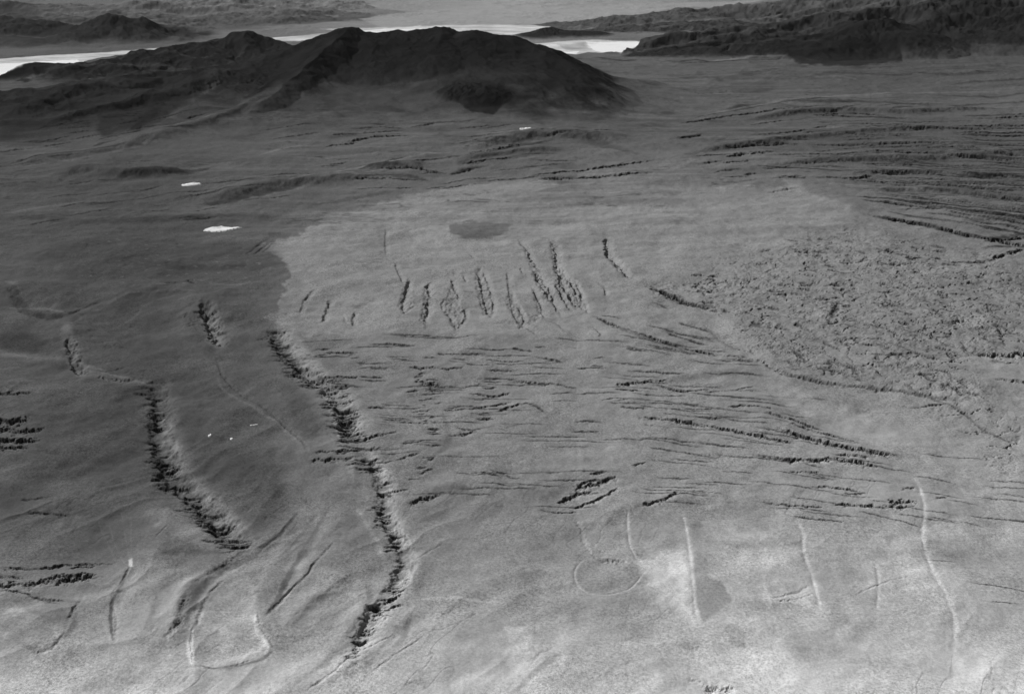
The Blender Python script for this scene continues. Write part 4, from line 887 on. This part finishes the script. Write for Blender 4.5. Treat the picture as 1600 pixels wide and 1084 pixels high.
NAMES = [
 (I_GROUND, 'ground', 'pale rock and sand plateau cut by scarps and gullies'),
 (I_LAKE, 'salt_lake', 'white salt lake behind the dark hills'),
 (I_LAGOON, 'lagoon', 'small white lagoon right of the dark hill'),
 (I_DARK, 'hill', 'broad black hill in the middle with jagged crest'),
 (I_KNOB, 'hill', 'small black knoll on the front slope of the broad dark hill'),
 (I_LEFT, 'hill', 'dark rounded hill left of the broad black hill'),
 (I_SMALL, 'hill', 'low black hill before the lake at the left edge'),
 (I_RIDGE, 'hill', 'long dark ridge sloping down to the left edge'),
 (I_RIGHT, 'hills', 'dark folded hills right of the lagoon'),
 (I_RFLOW, 'hills', 'black humped hills at upper right'),
 (I_PEAK, 'hill', 'pointed grey hill beyond the lake at upper left'),
 (I_FAR, 'mountains', 'grey mountain slopes along the top edge'),
 (I_RAV1, 'ravine', 'rocky ravine on the dark ground at lower left'),
 (I_RAV2, 'ravine', 'long ravine winding down the middle left'),
 (I_LAVA, 'lava_field', 'rough cracked hummocky ground at right'),
 (I_PLAIN, 'plain', 'pale plain beyond the lake'),
]
for i, tr in enumerate(TRACKS):
    NAMES.append((I_TRACK + i, 'stream_bed', ['long winding pale dry stream bed at lower right', 'straight pale dry stream bed beside the bright sand', 'bent pale dry stream bed right of the bright sand patch',
                  'short pale stream bed curving into the bright sand', 'pale line looping round the dark sand patch', 'faint broad pale stream bed'][i]))
for k, name, label in NAMES:
    sel = quads[FID == k]
    if len(sel) < 8: continue
    o = mesh_from(name, sel, mat=M_SALT if k in (I_LAKE, I_LAGOON) else M_ROCK)
    o["kind"] = "structure"; o["label"] = label

# ------------------------------------------------------------------ patches of old snow lying on the ground
SNOW = [
 ([(317, 357), (330, 352), (346, 349.5), (362, 351.5), (378, 352), (366, 354.5), (350, 358), (334, 359.5)], 'largest white snow patch, on dark ground left of the pale slope'),
 ([(282, 291), (294, 289), (304, 287.5), (316, 289.5), (306, 291.5), (292, 292.5)], 'thin white snow patch higher up the dark left slope'),
 ([(812, 207), (820, 205.5), (831, 206.5), (828, 208.5), (815, 208.8)], 'tiny white snow patch above the long ridge in the middle'),
 ([(325, 684), (328, 682), (331, 681), (331, 684), (327, 686)], 'tiny white speck of snow, left one of a pair on dark ground'),
 ([(359, 686), (362, 684.5), (365, 686), (362, 688)], 'tiny white speck of snow, right one of a pair on dark ground'),
 ([(389, 665), (398, 663.4), (406, 663.2), (398, 665)], 'thin white streak of snow above the narrow channel'),
]
for pts, label in SNOW:
    w, m = poly_mask(pts, .5, .9, .2, 2.0)
    # refine: bilinear resample of the local window
    r0, r1, c0, c1 = w[0].start, w[0].stop, w[1].start, w[1].stop
    k = 3
    rr = np.linspace(r0, r1 - 1, (r1 - r0 - 1) * k + 1); cc = np.linspace(c0, c1 - 1, (c1 - c0 - 1) * k + 1)
    def samp(A):
        a = np.array([np.interp(cc, np.arange(NC), A[int(q)] * (1 - (q % 1)) + A[min(int(q) + 1, NR - 1)] * (q % 1)) for q in rr]); return a
    x, y_, z = samp(X), samp(Y), samp(Z)
    m = samp(np.pad(m, ((r0, NR - r1), (c0, NC - c1))))
    px = PX[r0, 0]
    z = z + px * (-.5 + 2.0 * ss(.1, .9, m))
    n2 = z.size; ii = np.arange(n2).reshape(z.shape)
    q = np.stack([ii[:-1, :-1], ii[:-1, 1:], ii[1:, 1:], ii[1:, :-1]], -1).reshape(-1, 4)
    keep = (m[:-1, :-1].reshape(-1) > .12)
    if keep.sum() < 2: print("tiny", label); continue
    co = np.stack([x, y_, z], -1).reshape(-1, 3).astype(np.float32)
    # put the origin at the patch itself
    used = np.unique(q[keep]); c = co[used].mean(0); c[2] = co[used][:, 2].min()
    o = mesh_from("snow_patch", q[keep], co - c, None, (.25 + .6 * ss(.05, .5, (y_.max() - y_) / max(np.ptp(y_), 1e-6) + .5 * fbm(x / .9, y_ / .9, 3, .6, 3))).reshape(-1).astype(np.float32), M_SNOW)
    o.location = c.tolist()
    o["label"] = label; o["category"] = "snow patch"; o["group"] = "snow patches on the dark slopes"

# ------------------------------------------------------------------ air
import bmesh
def haze(density):
    lo = float(Z.min()) - 1.0; hi_ = max(float(Z.max()), H) + 2
    xm = float(np.abs(X).max()) + 20; y0 = -60; y1 = float(YS[-1]) + 20
    bm = bmesh.new()
    vs = [bm.verts.new((x, y, z)) for x in (-xm, xm) for y in (y0, y1) for z in (lo, hi_)]
    for f in [(0, 1, 3, 2), (4, 6, 7, 5), (0, 4, 5, 1), (2, 3, 7, 6), (0, 2, 6, 4), (1, 5, 7, 3)]: bm.faces.new([vs[i] for i in f])
    me = bpy.data.meshes.new("haze"); bm.to_mesh(me); bm.free()
    o = link("haze", me); o["kind"] = "stuff"
    m = bpy.data.materials.new("air"); m.use_nodes = True
    t = m.node_tree; t.nodes.remove(t.nodes["Principled BSDF"])
    pv = t.nodes.new("ShaderNodeVolumePrincipled"); pv.inputs["Density"].default_value = density
    pv.inputs["Color"].default_value = (.9, .9, .9, 1); pv.inputs["Anisotropy"].default_value = .2
    t.links.new(pv.outputs[0], t.nodes["Material Output"].inputs["Volume"])
    me.materials.append(m)
HAZE = 0.00006
if HAZE: haze(HAZE)
